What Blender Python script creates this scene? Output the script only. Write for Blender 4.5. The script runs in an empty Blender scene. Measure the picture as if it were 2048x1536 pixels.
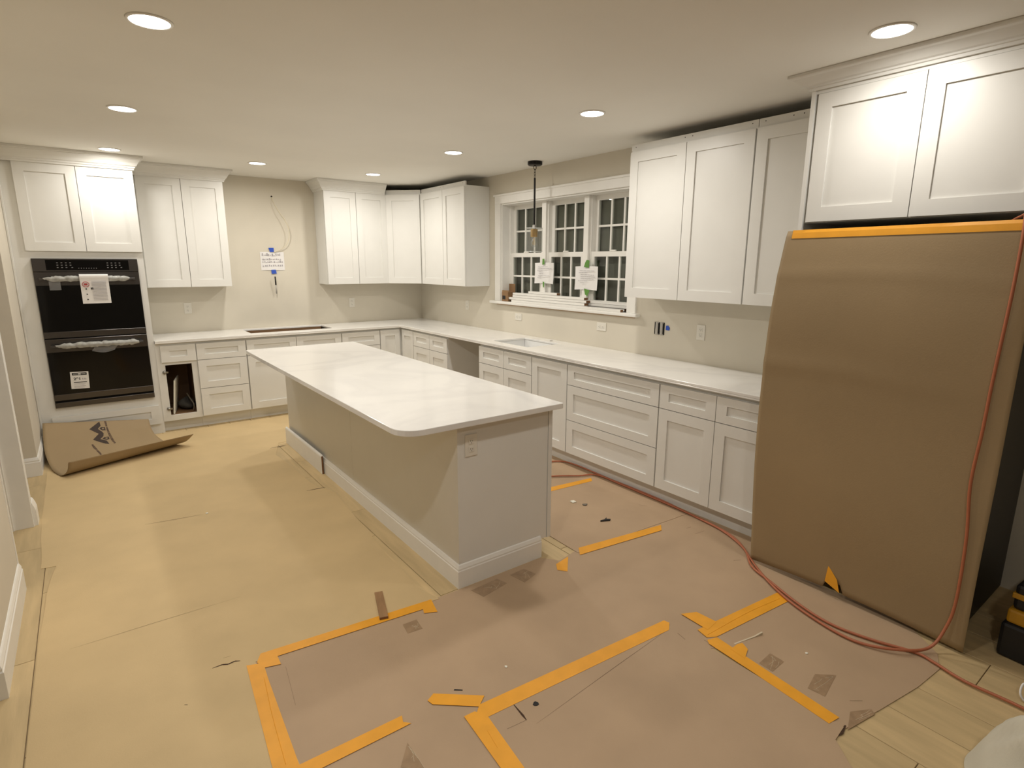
import bpy, bmesh, math, random
from mathutils import Vector, Matrix
random.seed(7)
R = math.radians
S = bpy.context.scene
COL = S.collection

# ------------------------------------------------------------------ camera, world, exposure
cam_d = bpy.data.cameras.new('camera'); cam = bpy.data.objects.new('camera', cam_d); COL.objects.link(cam)
S.camera = cam
CAM = Vector((-3.686, -6.9777, 1.6578))
_y, _p, _r = R(36.8596), R(-12.0648), R(0.2645)
_f = Vector((math.sin(_y)*math.cos(_p), math.cos(_y)*math.cos(_p), math.sin(_p)))
_ri = Vector((math.cos(_y), -math.sin(_y), 0)); _up = _ri.cross(_f)
_r2 = _ri*math.cos(_r) + _up*math.sin(_r); _u2 = _up*math.cos(_r) - _ri*math.sin(_r)
cam.matrix_world = Matrix(((_r2.x, _u2.x, -_f.x, CAM.x), (_r2.y, _u2.y, -_f.y, CAM.y), (_r2.z, _u2.z, -_f.z, CAM.z), (0, 0, 0, 1)))
cam_d.sensor_width = 36.0; cam_d.sensor_fit = 'HORIZONTAL'
cam_d.lens = 1130.96/2048*36.0
cam_d.clip_start = 0.05

W = bpy.data.worlds.new('night'); S.world = W; W.use_nodes = True
W.node_tree.nodes['Background'].inputs[0].default_value = (0.10, 0.11, 0.14, 1)
W.node_tree.nodes['Background'].inputs[1].default_value = 0.05

S.view_settings.view_transform = 'Standard'; S.view_settings.look = 'None'
S.view_settings.gamma = 1.0; S.view_settings.use_curve_mapping = False
S.view_settings.exposure = 0.0
LAMP_WATTS = 11.3        # each downlight
LAMP_SPREAD = 174.0      # beam angle
LAMP_COLOR = (1.0, 0.955, 0.885)
LENS_GLOW = 14.0

# ------------------------------------------------------------------ helpers
def lin(c):
    return tuple(((v/255)/12.92 if v/255 <= .04045 else ((v/255+.055)/1.055)**2.4) for v in c) + (1,)

MATS = {}
def mat(name, rgb, rough=.5, metal=0, noise=0, nscale=8, bump=0, bscale=60, spec=.5, alpha=1, trans=0, coat=0, obj_var=0, detail=3, stretch=None):
    m = bpy.data.materials.new(name); m.use_nodes = True; MATS[name] = m
    nt = m.node_tree; b = nt.nodes['Principled BSDF']
    b.inputs['Base Color'].default_value = lin(rgb); b.inputs['Roughness'].default_value = rough
    b.inputs['Metallic'].default_value = metal; b.inputs['Specular IOR Level'].default_value = spec
    b.inputs['Alpha'].default_value = alpha; b.inputs['Transmission Weight'].default_value = trans
    b.inputs['Coat Weight'].default_value = coat
    tc = nt.nodes.new('ShaderNodeTexCoord'); src = tc.outputs['Object']
    if stretch:
        mp = nt.nodes.new('ShaderNodeMapping'); mp.inputs['Scale'].default_value = stretch
        nt.links.new(src, mp.inputs['Vector']); src = mp.outputs['Vector']
    col = None
    if noise:
        n = nt.nodes.new('ShaderNodeTexNoise'); n.inputs['Scale'].default_value = nscale; n.inputs['Detail'].default_value = detail
        nt.links.new(src, n.inputs['Vector'])
        cr = nt.nodes.new('ShaderNodeMapRange'); cr.inputs['From Min'].default_value = .3; cr.inputs['From Max'].default_value = .7
        cr.inputs['To Min'].default_value = 1-noise; cr.inputs['To Max'].default_value = 1+noise
        nt.links.new(n.outputs['Fac'], cr.inputs['Value'])
        mx = nt.nodes.new('ShaderNodeVectorMath'); mx.operation = 'SCALE'
        mx.inputs[0].default_value = lin(rgb)[:3]; nt.links.new(cr.outputs['Result'], mx.inputs['Scale'])
        col = mx.outputs['Vector']
    if obj_var:
        oi = nt.nodes.new('ShaderNodeObjectInfo'); mr = nt.nodes.new('ShaderNodeMapRange')
        mr.inputs['To Min'].default_value = 1-obj_var; mr.inputs['To Max'].default_value = 1+obj_var
        nt.links.new(oi.outputs['Random'], mr.inputs['Value'])
        mx2 = nt.nodes.new('ShaderNodeVectorMath'); mx2.operation = 'SCALE'; mx2.inputs[0].default_value = lin(rgb)[:3]
        if col: nt.links.new(col, mx2.inputs[0])
        nt.links.new(mr.outputs['Result'], mx2.inputs['Scale']); col = mx2.outputs['Vector']
    if col: nt.links.new(col, b.inputs['Base Color'])
    if bump:
        n2 = nt.nodes.new('ShaderNodeTexNoise'); n2.inputs['Scale'].default_value = bscale; n2.inputs['Detail'].default_value = 4
        nt.links.new(src, n2.inputs['Vector'])
        bp = nt.nodes.new('ShaderNodeBump'); bp.inputs['Strength'].default_value = bump; bp.inputs['Distance'].default_value = .01
        nt.links.new(n2.outputs['Fac'], bp.inputs['Height']); nt.links.new(bp.outputs['Normal'], b.inputs['Normal'])
    return m

mat('cabinet_white', (228, 227, 222), .38, noise=.012, nscale=6)
mat('trim_white', (238, 236, 230), .35, noise=.015, nscale=10)
mat('wall_paint', (217, 210, 194), .75, noise=.03, nscale=2.5, bump=.04, bscale=220)
mat('ceiling_paint', (236, 234, 227), .85, noise=.02, nscale=1.5, bump=.04, bscale=160)
mat('side_wall_paint', (214, 206, 190), .75, noise=.03, nscale=3)
mat('paper_tan', (206, 181, 136), .72, noise=.05, nscale=3.5, bump=.05, bscale=180)
mat('paper_brown', (182, 156, 127), .70, noise=.06, nscale=3.0, bump=.06, bscale=160)
mat('board_brown', (158, 136, 102), .66, noise=.05, nscale=2.2, bump=.05, bscale=140)
mat('paper_underside', (150, 118, 76), .75, noise=.06, nscale=6)
mat('paper_edge_dark', (70, 48, 32), .9, noise=.1)
mat('plank_tile', (200, 176, 132), .55, noise=.13, nscale=4, obj_var=.08, stretch=(5, .6, 1), bump=.04, bscale=40, detail=5)
mat('grout', (140, 120, 92), .9, noise=.1)
mat('tape_orange', (240, 168, 42), .5, noise=.05, nscale=14)
mat('tape_blue', (48, 86, 190), .5, noise=.04)
mat('tape_green', (92, 142, 58), .5, noise=.06, nscale=20)
mat('tape_clear_brown', (160, 134, 106), .28, noise=.12, nscale=30)
mat('black_glass', (5, 5, 6), .08, noise=.01, spec=.3)
mat('black_steel', (92, 89, 88), .24, metal=.9, noise=.05, nscale=40, stretch=(.3, 1, 8))
mat('black_plastic', (18, 18, 19), .4, noise=.05)
mat('dark_void', (14, 11, 9), .9, noise=.05)
mat('button_grey', (120, 120, 118), .5, noise=.03)
mat('label_white', (236, 234, 232), .6, noise=.02)
mat('ink_black', (30, 28, 28), .7, noise=.02)
mat('ink_grey', (172, 168, 172), .8, noise=.02)
mat('ink_red', (170, 60, 60), .7, noise=.02)
mat('logo_ink', (64, 51, 44), .75, noise=.1, nscale=30)
mat('logo_ink_light', (92, 72, 57), .75, noise=.1, nscale=30)
mat('cord_orange', (176, 104, 72), .45, noise=.05, nscale=30)
mat('wood_raw', (150, 112, 72), .7, noise=.15, nscale=6, stretch=(1, 6, 6))
mat('wood_cut', (126, 90, 58), .8, noise=.15, nscale=30)
mat('ply_interior', (122, 92, 62), .7, noise=.1, nscale=5)
mat('cardboard', (140, 108, 74), .75, noise=.08, nscale=10)
mat('hinge_metal', (150, 146, 138), .35, metal=.8, noise=.05)
mat('brass', (190, 150, 70), .25, metal=1, noise=.05)
mat('bronze_black', (24, 21, 18), .4, metal=.5, noise=.05)
mat('steel', (185, 183, 180), .3, metal=1, noise=.04)
mat('filament', (220, 180, 90), .4, noise=.05)
mat('sink_white', (240, 240, 238), .15, noise=.01)
mat('cloth', (206, 202, 186), .85, noise=.06, nscale=6, bump=.1, bscale=250)
mat('tool_yellow', (184, 134, 26), .45, noise=.06)
mat('tool_black', (22, 22, 24), .5, noise=.1)
mat('shim_wood', (158, 122, 84), .7, noise=.2, nscale=5, stretch=(8, 1, 8))
mat('chip_white', (238, 236, 222), .6, noise=.03)
mat('torn_paper', (212, 198, 172), .8, noise=.1, nscale=30)
mat('chip_grey', (112, 104, 92), .6, noise=.05)
mat('grey_rag', (70, 68, 64), .9, noise=.2, nscale=20)
mat('screen_mesh', (112, 110, 100), .8, noise=.04, nscale=4, alpha=.8)
mat('jbox_grey', (180, 176, 168), .4, noise=.05)
mat('plastic_wrap', (220, 220, 214), .18, noise=.2, nscale=30, alpha=.5, bump=.5, bscale=45)
mat('plastic_clear', (210, 212, 216), .15, noise=.1, nscale=20, alpha=.16, bump=.4, bscale=40)
mat('cable_white', (222, 212, 188), .5, noise=.03)
mat('outlet_white', (228, 224, 213), .4, noise=.01)
mat('fridge_door', (112, 109, 98), .5, noise=.05)
mat('fridge_side', (58, 56, 50), .5, noise=.05)
mat('outlet_slot', (60, 58, 55), .6, noise=.02)

def special(name):
    m = bpy.data.materials.new(name); m.use_nodes = True; MATS[name] = m
    nt = m.node_tree; nt.nodes.clear(); o = nt.nodes.new('ShaderNodeOutputMaterial'); return m, nt, o
# quartz: white with faint grey veins
m = mat('quartz', (240, 238, 234), .14)
nt = m.node_tree; b = nt.nodes['Principled BSDF']; tc = nt.nodes.new('ShaderNodeTexCoord')
n1 = nt.nodes.new('ShaderNodeTexNoise'); n1.inputs['Scale'].default_value = .9; n1.inputs['Detail'].default_value = 5; n1.inputs['Distortion'].default_value = 1.2
nt.links.new(tc.outputs['Object'], n1.inputs['Vector'])
ramp = nt.nodes.new('ShaderNodeValToRGB'); e = ramp.color_ramp.elements
e[0].position = .44; e[0].color = lin((240, 238, 234)); e[1].position = .56; e[1].color = lin((240, 238, 234))
k = ramp.color_ramp.elements.new(.5); k.color = lin((232, 230, 227))
nt.links.new(n1.outputs['Fac'], ramp.inputs['Fac']); nt.links.new(ramp.outputs['Color'], b.inputs['Base Color'])
# lamp lens
m, nt, o = special('lamp_lens'); em = nt.nodes.new('ShaderNodeEmission')
em.inputs['Color'].default_value = LAMP_COLOR + (1,); em.inputs['Strength'].default_value = LENS_GLOW
nt.links.new(em.outputs[0], o.inputs[0])
# thin glass sheet
def thin_glass(name, tint, f0):
    m, nt, o = special(name); lw = nt.nodes.new('ShaderNodeLayerWeight'); lw.inputs['Blend'].default_value = .5
    pw_ = nt.nodes.new('ShaderNodeMath'); pw_.operation = 'POWER'; pw_.inputs[1].default_value = 5; nt.links.new(lw.outputs['Facing'], pw_.inputs[0])
    ma = nt.nodes.new('ShaderNodeMath'); ma.operation = 'MULTIPLY_ADD'; ma.inputs[1].default_value = .9; ma.inputs[2].default_value = f0; nt.links.new(pw_.outputs[0], ma.inputs[0])
    tr = nt.nodes.new('ShaderNodeBsdfTransparent'); tr.inputs['Color'].default_value = tint + (1,)
    gl = nt.nodes.new('ShaderNodeBsdfGlossy'); gl.inputs['Roughness'].default_value = .01
    mx = nt.nodes.new('ShaderNodeMixShader'); nt.links.new(ma.outputs[0], mx.inputs[0])
    nt.links.new(tr.outputs[0], mx.inputs[1]); nt.links.new(gl.outputs[0], mx.inputs[2]); nt.links.new(mx.outputs[0], o.inputs[0])
thin_glass('pane_glass', (.9, .92, .9), .03)
thin_glass('shade_glass', (.93, .94, .93), .07)
nt = MATS['shade_glass'].node_tree; o_ = next(n for n in nt.nodes if n.type == 'OUTPUT_MATERIAL'); src_ = o_.inputs[0].links[0].from_socket
df = nt.nodes.new('ShaderNodeBsdfDiffuse'); df.inputs['Color'].default_value = (.8, .8, .78, 1); m2 = nt.nodes.new('ShaderNodeMixShader'); m2.inputs[0].default_value = .07
nt.links.new(src_, m2.inputs[1]); nt.links.new(df.outputs[0], m2.inputs[2]); nt.links.new(m2.outputs[0], o_.inputs[0])
mat('glass_edge', (214, 216, 212), .2, noise=.02)

class MB:
    def __init__(s): s.v = []; s.f = []
    def box(s, x0, x1, y0, y1, z0, z1):
        n = len(s.v)
        for z in (z0, z1):
            for x, y in ((x0, y0), (x1, y0), (x1, y1), (x0, y1)): s.v.append((x, y, z))
        s.f += [(n+3, n+2, n+1, n), (n+4, n+5, n+6, n+7), (n, n+1, n+5, n+4), (n+1, n+2, n+6, n+5), (n+2, n+3, n+7, n+6), (n+3, n, n+4, n+7)]
        return s
    def prism(s, poly, z0, z1):
        n = len(s.v); k = len(poly)
        s.v += [(x, y, z0) for x, y in poly] + [(x, y, z1) for x, y in poly]
        s.f.append(tuple(n+i for i in range(k))[::-1]); s.f.append(tuple(n+k+i for i in range(k)))
        for i in range(k):
            j = (i+1) % k; s.f.append((n+i, n+j, n+k+j, n+k+i))
        return s
    def prism_ax(s, poly, a0, a1, fn):
        "poly in 2D, extruded from a0 to a1; fn(u, v, a) -> xyz"
        n = len(s.v); k = len(poly)
        s.v += [fn(u, v, a0) for u, v in poly] + [fn(u, v, a1) for u, v in poly]
        s.f.append(tuple(n+i for i in range(k))); s.f.append(tuple(n+k+i for i in range(k))[::-1])
        for i in range(k):
            j = (i+1) % k; s.f.append((n+i, n+k+i, n+k+j, n+j))
        return s
    def lathe(s, prof, c=(0, 0), seg=24, caps=True):
        n = len(s.v)
        for r, z in prof:
            for i in range(seg):
                a = 2*math.pi*i/seg; s.v.append((c[0]+r*math.cos(a), c[1]+r*math.sin(a), z))
        for j in range(len(prof)-1):
            for i in range(seg):
                k = (i+1) % seg
                s.f.append((n+j*seg+i, n+j*seg+k, n+(j+1)*seg+k, n+(j+1)*seg+i))
        if caps:
            s.f.append(tuple(n+i for i in range(seg))[::-1])
            t = n+(len(prof)-1)*seg; s.f.append(tuple(t+i for i in range(seg)))
        return s
    def tube(s, pts, r, seg=8, caps=True):
        pts = [Vector(p) for p in pts]; n0 = len(s.v); up = Vector((0, 0, 1)); prev = None
        for i, p in enumerate(pts):
            d = (pts[min(i+1, len(pts)-1)] - pts[max(i-1, 0)]).normalized()
            if prev is None:
                a = d.orthogonal().normalized()
            else:
                a = (prev - d*prev.dot(d)).normalized()
            prev = a; b_ = d.cross(a)
            rr = r[i] if isinstance(r, (list, tuple)) else r
            for k in range(seg):
                t = 2*math.pi*k/seg; s.v.append(tuple(p + a*rr*math.cos(t) + b_*rr*math.sin(t)))
        for i in range(len(pts)-1):
            for k in range(seg):
                k2 = (k+1) % seg; s.f.append((n0+i*seg+k, n0+i*seg+k2, n0+(i+1)*seg+k2, n0+(i+1)*seg+k))
        if caps:
            s.f.append(tuple(n0+k for k in range(seg))[::-1]); t = n0+(len(pts)-1)*seg; s.f.append(tuple(t+k for k in range(seg)))
        return s
    def grid(s, fn, nu, nv):
        n = len(s.v)
        for i in range(nu+1):
            for j in range(nv+1): s.v.append(tuple(fn(i/nu, j/nv)))
        for i in range(nu):
            for j in range(nv):
                a = n+i*(nv+1)+j; s.f.append((a, a+nv+1, a+nv+2, a+1))
        return s
    def build(s, name, material, parent=None, smooth=False, bevel=0, recalc=True, solid=0, seg=2):
        me = bpy.data.meshes.new(name); me.from_pydata(s.v, [], s.f)
        if recalc:
            bm = bmesh.new(); bm.from_mesh(me); bmesh.ops.recalc_face_normals(bm, faces=bm.faces); bm.to_mesh(me); bm.free()
        me.materials.append(MATS[material])
        if smooth:
            for p in me.polygons: p.use_smooth = True
        o = bpy.data.objects.new(name, me); COL.objects.link(o)
        if parent: o.parent = parent
        if solid:
            md = o.modifiers.new('thickness', 'SOLIDIFY'); md.thickness = solid; md.offset = -1
        if bevel:
            md = o.modifiers.new('edge', 'BEVEL'); md.width = bevel; md.segments = seg; md.limit_method = 'ANGLE'; md.angle_limit = R(40)
        return o

def tag(o, label, cat, group=None):
    o['label'] = label; o['category'] = cat
    if group: o['group'] = group
    return o
def thing(name, label, cat, loc=(0, 0, 0), rotz=0, group=None):
    o = bpy.data.objects.new(name, None); COL.objects.link(o); o.empty_display_size = .1
    o.location = loc; o.rotation_euler = (0, 0, rotz)
    return tag(o, label, cat, group)
def struct(o): o['kind'] = 'structure'; return o
def part(name, material, parent, *boxes, **kw):
    m = MB()
    for b in boxes: m.box(*b)
    return m.build(name, material, parent, **kw)
def catmull(pts, n=8):
    pts = [Vector(p) for p in pts]; out = []
    P = [pts[0]*2-pts[1]] + pts + [pts[-1]*2-pts[-2]]
    for i in range(1, len(P)-2):
        for k in range(n):
            t = k/n; a, b, c, d = P[i-1], P[i], P[i+1], P[i+2]
            out.append(.5*((2*b) + (c-a)*t + (2*a-5*b+4*c-d)*t*t + (3*b-a-3*c+d)*t**3))
    out.append(pts[-1]); return out
def round_poly(poly, radii, seg=8):
    out = []; k = len(poly)
    for i in range(k):
        p = Vector(poly[i]); r = radii[i]
        if not r: out.append(tuple(p)); continue
        a = (Vector(poly[i-1])-p).normalized(); b = (Vector(poly[(i+1) % k])-p).normalized()
        p0 = p+a*r; p1 = p+b*r
        for s in range(seg+1):
            t = s/seg; q = p0*(1-t)**2 + p*2*t*(1-t) + p1*t*t
            # circular-ish blend
            c = p+(a+b)*r; d = (q-c).normalized(); out.append(tuple(c+d*r))
    return out
def offset_path(path, n):
    "mitred offset of an open 2D polyline to its left by n"
    out = []; P = [Vector(p) for p in path]
    for i, p in enumerate(P):
        ds = []
        if i: ds.append((P[i]-P[i-1]).normalized())
        if i < len(P)-1: ds.append((P[i+1]-P[i]).normalized())
        ns = [Vector((-d.y, d.x)) for d in ds]
        if len(ns) == 1: out.append(p+ns[0]*n)
        else:
            mvec = (ns[0]+ns[1]).normalized(); out.append(p+mvec*(n/max(.2, mvec.dot(ns[0]))))
    return out
def sweep(path, prof, name, material, parent):
    "closed profile of (outward, z) points swept along a mitred 2D path"
    m = MB(); k = len(prof); L = len(path)
    for n, z in prof:
        for p in offset_path(path, n): m.v.append((p.x, p.y, z))
    for a in range(k):
        b = (a+1) % k
        for i in range(L-1): m.f.append((a*L+i, a*L+i+1, b*L+i+1, b*L+i))
    m.f.append(tuple(a*L for a in range(k))); m.f.append(tuple(a*L+L-1 for a in range(k)))
    return m.build(name, material, parent)
def text_mesh(body, size, name, material, parent, M):
    c = bpy.data.curves.new(name, 'FONT'); c.body = body; c.size = size; c.align_x = 'CENTER'; c.align_y = 'CENTER'; c.offset = .001
    t = bpy.data.objects.new('tmp', c); COL.objects.link(t)
    dg = bpy.context.evaluated_depsgraph_get(); me = bpy.data.meshes.new_from_object(t.evaluated_get(dg))
    bpy.data.objects.remove(t); me.name = name; me.transform(M); me.materials.clear(); me.materials.append(MATS[material])
    o = bpy.data.objects.new(name, me); COL.objects.link(o); o.parent = parent; return o

CEIL = 2.575
# ------------------------------------------------------------------ room shell
floor = struct(part('floor', 'grout', None, (-6.6, .3, -9.6, .3, -.12, -.006)))
# wood-look tile planks, each its own piece
pw, pl = .203, 1.22
pm = MB().box(-pw/2+.0015, pw/2-.0015, -pl/2+.0015, pl/2-.0015, -.0059, 0)
plank0 = pm.build('plank', 'plank_tile', floor, bevel=.0012, seg=1); first = True
for i in range(-15, 8):
    xc = -1.403 + pw*(i+.5)
    off = (.61 if i % 2 else 0) + (.2 if i % 3 == 0 else 0)
    if i == -2: off = None
    for j in range(8):
        base = -6.52 if off is None else -6.52 + off
        yc = base + pl*(j-1) + pl/2
        if xc > .02 or xc < -4.5 or yc > .2 or yc < -8: continue
        o = plank0 if first else plank0.copy()
        if not first: COL.objects.link(o); o.parent = floor
        first = False; o.location = (xc, yc, 0)

struct(part('ceiling', 'ceiling_paint', None, (-6.6, .3, -9.6, .3, CEIL, CEIL+.12)))
struct(part('wall_far', 'wall_paint', None, (-6.6, .2, 0, .15, 0, CEIL)))
WO = (-3.70, -1.86, 1.25, 2.28)   # window opening y0,y1,z0,z1
struct(part('wall_right', 'wall_paint', None, (0, .2, WO[1], 0, 0, CEIL), (0, .2, -9.6, WO[0], 0, CEIL),
            (0, .2, WO[0], WO[1], 0, WO[2]), (0, .2, WO[0], WO[1], WO[3], CEIL)))
wl = MB().box(-4.33, -4.138, -1.36, 0, 0, CEIL).box(-4.33, -4.142, -2.47, -2.36, 0, CEIL).box(-4.30, -4.142, -2.36, -1.36, 2.12, CEIL)
struct(wl.box(-4.27, -4.125, -4.28, -3.36, 0, CEIL).box(-4.29, -4.145, -3.36, -2.47, 2.12, CEIL).build('wall_left', 'side_wall_paint', None))
struct(part('wall_outer', 'side_wall_paint', None, (-6.6, -6.5, -9.6, .3, 0, CEIL)))
struct(part('wall_near', 'side_wall_paint', None, (-6.6, .2, -9.6, -9.5, 0, CEIL)))
# cased opening in the left wall
def bead_profile(): return [(0, 0), (.016, 0), (.016, .112), (.012, .118), (.013, .128), (.007, .144), (.003, .15), (0, .15)]
t1 = MB(); t1.box(-4.145, -4.122, -2.47, -2.375, 0, 2.2).box(-4.145, -4.116, -2.47, -2.457, 0, 2.2)
t1.box(-4.145, -4.122, -3.36, -2.385, 2.11, 2.2)
struct(t1.build('trim_1', 'trim_white', None, bevel=.003))
t2 = MB(); t2.box(-4.345, -4.119, -2.49, -2.47, 0, 2.12).box(-4.255, -4.215, -2.502, -2.49, 0, 2.11).box(-4.31, -4.29, -2.49, -2.40, 0, 2.2)
struct(t2.build('trim_2', 'trim_white', None, bevel=.002))
def base_run(name, path):
    return struct(sweep(path, bead_profile(), name, 'trim_white', None))
base_run('baseboard_left', [(-4.138, -.66), (-4.138, -1.36), (-4.33, -1.36)])
bb = base_run('baseboard_pier', [(-4.125, -3.365), (-4.125, -4.285), (-4.27, -4.285)][::1])
# plinth end of the baseboard at the casing
pb = MB().prism_ax([(0, 0), (.022, 0), (.022, .10), (.016, .125), (.008, .15), (0, .16)], -2.47, -2.36, lambda u, v, a: (-4.122+u, a, v))
struct(pb.build('trim_3', 'trim_white', None))
# corner bead on pier far edge
struct(part('trim_4', 'trim_white', None, (-4.135, -4.121, -3.372, -3.352, 0, CEIL)))

# ------------------------------------------------------------------ recessed lights
def downlight(x, y, label, k=1.0):
    t = thing('recessed_light', label, 'ceiling light', (x, y, CEIL), 0, 'recessed ceiling lights')
    MB().lathe([(.070, -.001), (.071, -.006), (.080, -.005), (.083, 0), (.070, 0), (.070, -.001)], seg=40, caps=False).build('trim_ring', 'trim_white', t, smooth=True)
    m = MB(); seg = 32
    m.v = [(.071*math.cos(2*math.pi*i/seg), .071*math.sin(2*math.pi*i/seg), -.004) for i in range(seg)]; m.f = [tuple(range(seg))[::-1]]
    m.build('lens', 'lamp_lens', t, recalc=False)
    ld = bpy.data.lights.new('light_source', 'AREA'); ld.shape = 'DISK'; ld.size = .13; ld.energy = LAMP_WATTS*k; ld.color = LAMP_COLOR; ld.spread = R(LAMP_SPREAD)
    lo = bpy.data.objects.new('light_source', ld); COL.objects.link(lo); lo.parent = t; lo.location = (0, 0, -.009)
for x, y, l in ((-3.352, -4.167, 'large nearest round ceiling light at upper left of the picture'),
                (-3.36, -2.547, 'round ceiling light second from camera in the left row'),
                (-3.37, -.93, 'round ceiling light just in front of the double oven cabinet'),
                (-2.22, -.977, 'round ceiling light in front of the cooktop wall'),
                (-1.075, -1.02, 'round ceiling light nearest the corner upper cabinets'),
                (-1.03, -2.59, 'round ceiling light just left of the pendant lamp'),
                (-1.01, -4.23, 'round ceiling light in front of the three tall upper doors right of window'),
                (-.972, -5.88, 'round ceiling light in front of the refrigerator cabinet'),
                (-3.35, -5.85, 'round ceiling light overhead left, out of the picture'),
                (-3.35, -7.49, 'unseen round fill light added behind the camera')):  # last entry is an added fill lamp, unseen, continuing the left row's spacing
    downlight(x, y, l, {(-3.37, -.93): .6, (-.972, -5.88): .52, (-3.35, -7.49): 1.15}.get((x, y), 1.0))

# ------------------------------------------------------------------ cabinet builders (local: x right, -y out, z up)
def shaker(parent, x0, x1, z0, z1, yf, name='door', st=.072, rl=.072, t=.02, rec=.010):
    m = MB()
    m.box(x0, x0+st, -yf, -yf+t, z0, z1).box(x1-st, x1, -yf, -yf+t, z0, z1)
    m.box(x0+st, x1-st, -yf, -yf+t, z0, z0+rl).box(x0+st, x1-st, -yf, -yf+t, z1-rl, z1)
    d = m.build(name, 'cabinet_white', parent)
    part('panel', 'cabinet_white', d, (x0+st-.004, x1-st+.004, -yf+rec, -yf+t-.001, z0+rl-.004, z1-rl+.004))
    return d
G = .0025
BD, BF = .61, .632       # base body depth, front of doors
def base_cabinet(label, x, w, fronts, side='A', open_top=False, toe=True, body=True, grp='white shaker base cabinets'):
    loc, rz = ((x, 0, 0), 0) if side == 'A' else ((0, x, 0), R(-90))
    t = thing('base_cabinet', label, 'cabinet', loc, rz, grp)
    if body:
        if open_top:
            part('body', 'cabinet_white', t, (0, .018, -BD, -.003, .11, .883), (w-.018, w, -BD, -.003, .11, .883), (.018, w-.018, -BD, -.003, .11, .128), (.018, w-.018, -BD, -BD+.02, .128, .883))
            part('back_panel', 'ply_interior', t, (.018, w-.018, -.02, -.004, .128, .883))
        else:
            part('body', 'cabinet_white', t, (0, w, -BD, -.003, .11, .883))
    if toe: part('toe_kick', 'cabinet_white', t, (0, w, -.55, -.535, 0, .11))
    for kind, x0, x1, z0, z1 in fronts:
        if kind == 'drawer': shaker(t, x0+G, x1-G, z0+G, z1-G, BF, 'drawer_front', .072, .052 if z1-z0 < .2 else .066)
        else: shaker(t, x0+G, x1-G, z0+G, z1-G, BF, 'door')
    return t
T0, T1, L0, L1 = .695, .862, .118, .695
# ---- far wall (side A)
# cabinet with the missing door
w = .342
t = thing('base_cabinet', 'narrow base cabinet beside oven with its door missing and dark interior', 'cabinet', (-3.205, 0, 0), 0, 'white shaker base cabinets')
part('body', 'cabinet_white', t, (0, .018, -BD, -.003, .11, .883), (w-.018, w, -BD, -.003, .11, .883), (.018, w-.018, -BD, -.003, .865, .883))
part('face_frame', 'cabinet_white', t, (0, .066, -BD-.006, -BD+.014, .11, .883), (w-.048, w, -BD-.006, -BD+.014, .11, .883), (.066, w-.048, -BD-.006, -BD+.014, .11, .165), (.066, w-.048, -BD-.006, -BD+.014, .668, .883))
part('interior_lining', 'ply_interior', t, (.018, .024, -BD+.014, -.02, .165, .86), (w-.024, w-.018, -BD+.014, -.02, .165, .86), (.024, w-.024, -.02, -.008, .128, .86), (.018, w-.018, -BD+.014, -.02, .15, .165))
part('toe_kick', 'cabinet_white', t, (0, w, -.55, -.535, 0, .11))
shaker(t, .04, w-G, T0+G, T1-G, BF, 'drawer_front', .075, .052)
for z in (.60, .235):
    h = MB().lathe([(.0, 0), (.017, 0), (.019, .006), (.012, .02), (.004, .024)], seg=14).build('hinge', 'hinge_metal', t, smooth=True)
    h.rotation_euler = (R(90), 0, 0); h.location = (.054, -BD-.006, z)
    part('hinge_arm', 'hinge_metal', h, (0, .03, -.008, .008, .008, .018))
b_ = part('loose_board', 'chip_white', None, (-.007, .007, -.16, .16, 0, .34), bevel=.001)
b_.location = (-3.075, -.42, .166); b_.rotation_euler = (0, R(6), R(-12)); tag(b_, 'white board leaning inside the doorless narrow cabinet', 'board')
m = MB(); m.grid(lambda u, v: (-2.965+.075*math.cos(6.28*u)*math.sin(3.14*v)*(1+.2*math.sin(9*u+5*v)), -.38+.12*math.sin(6.28*u)*math.sin(3.14*v), .166+.10*(1-math.cos(3.14*v))/2*(1+.25*math.sin(13*u))), 16, 8)
tag(m.build('rag_bundle', 'grey_rag', None, smooth=True), 'dark bundle lying on the floor of the doorless cabinet', 'rag')
tag(MB().tube(catmull([(-2.93, -.54, .172), (-2.925, -.55, .24), (-2.95, -.5, .30), (-2.96, -.42, .33)]), .006).build('grey_hose', 'chip_grey', None, smooth=True), 'thin grey hose inside the doorless cabinet', 'hose')

base_cabinet('narrow base cabinet with three stacked drawers left of the cooktop', -2.862, .464, [('drawer', .003, .461, T0, T1), ('drawer', .003, .461, .402, T0), ('drawer', .003, .461, L0, .402)])
base_cabinet('base cabinet under the cooktop cutout with two false drawer fronts', -2.397, 1.02, [('drawer', .003, .512, T0, T1), ('drawer', .512, 1.017, T0, T1), ('door', .003, .512, L0, L1), ('door', .512, 1.017, L0, L1)], open_top=True)
base_cabinet('drawer base cabinet between cooktop cabinet and corner cabinet', -1.376, .470, [('drawer', .003, .467, T0, T1), ('drawer', .003, .467, .402, T0), ('drawer', .003, .467, L0, .402)])
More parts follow.
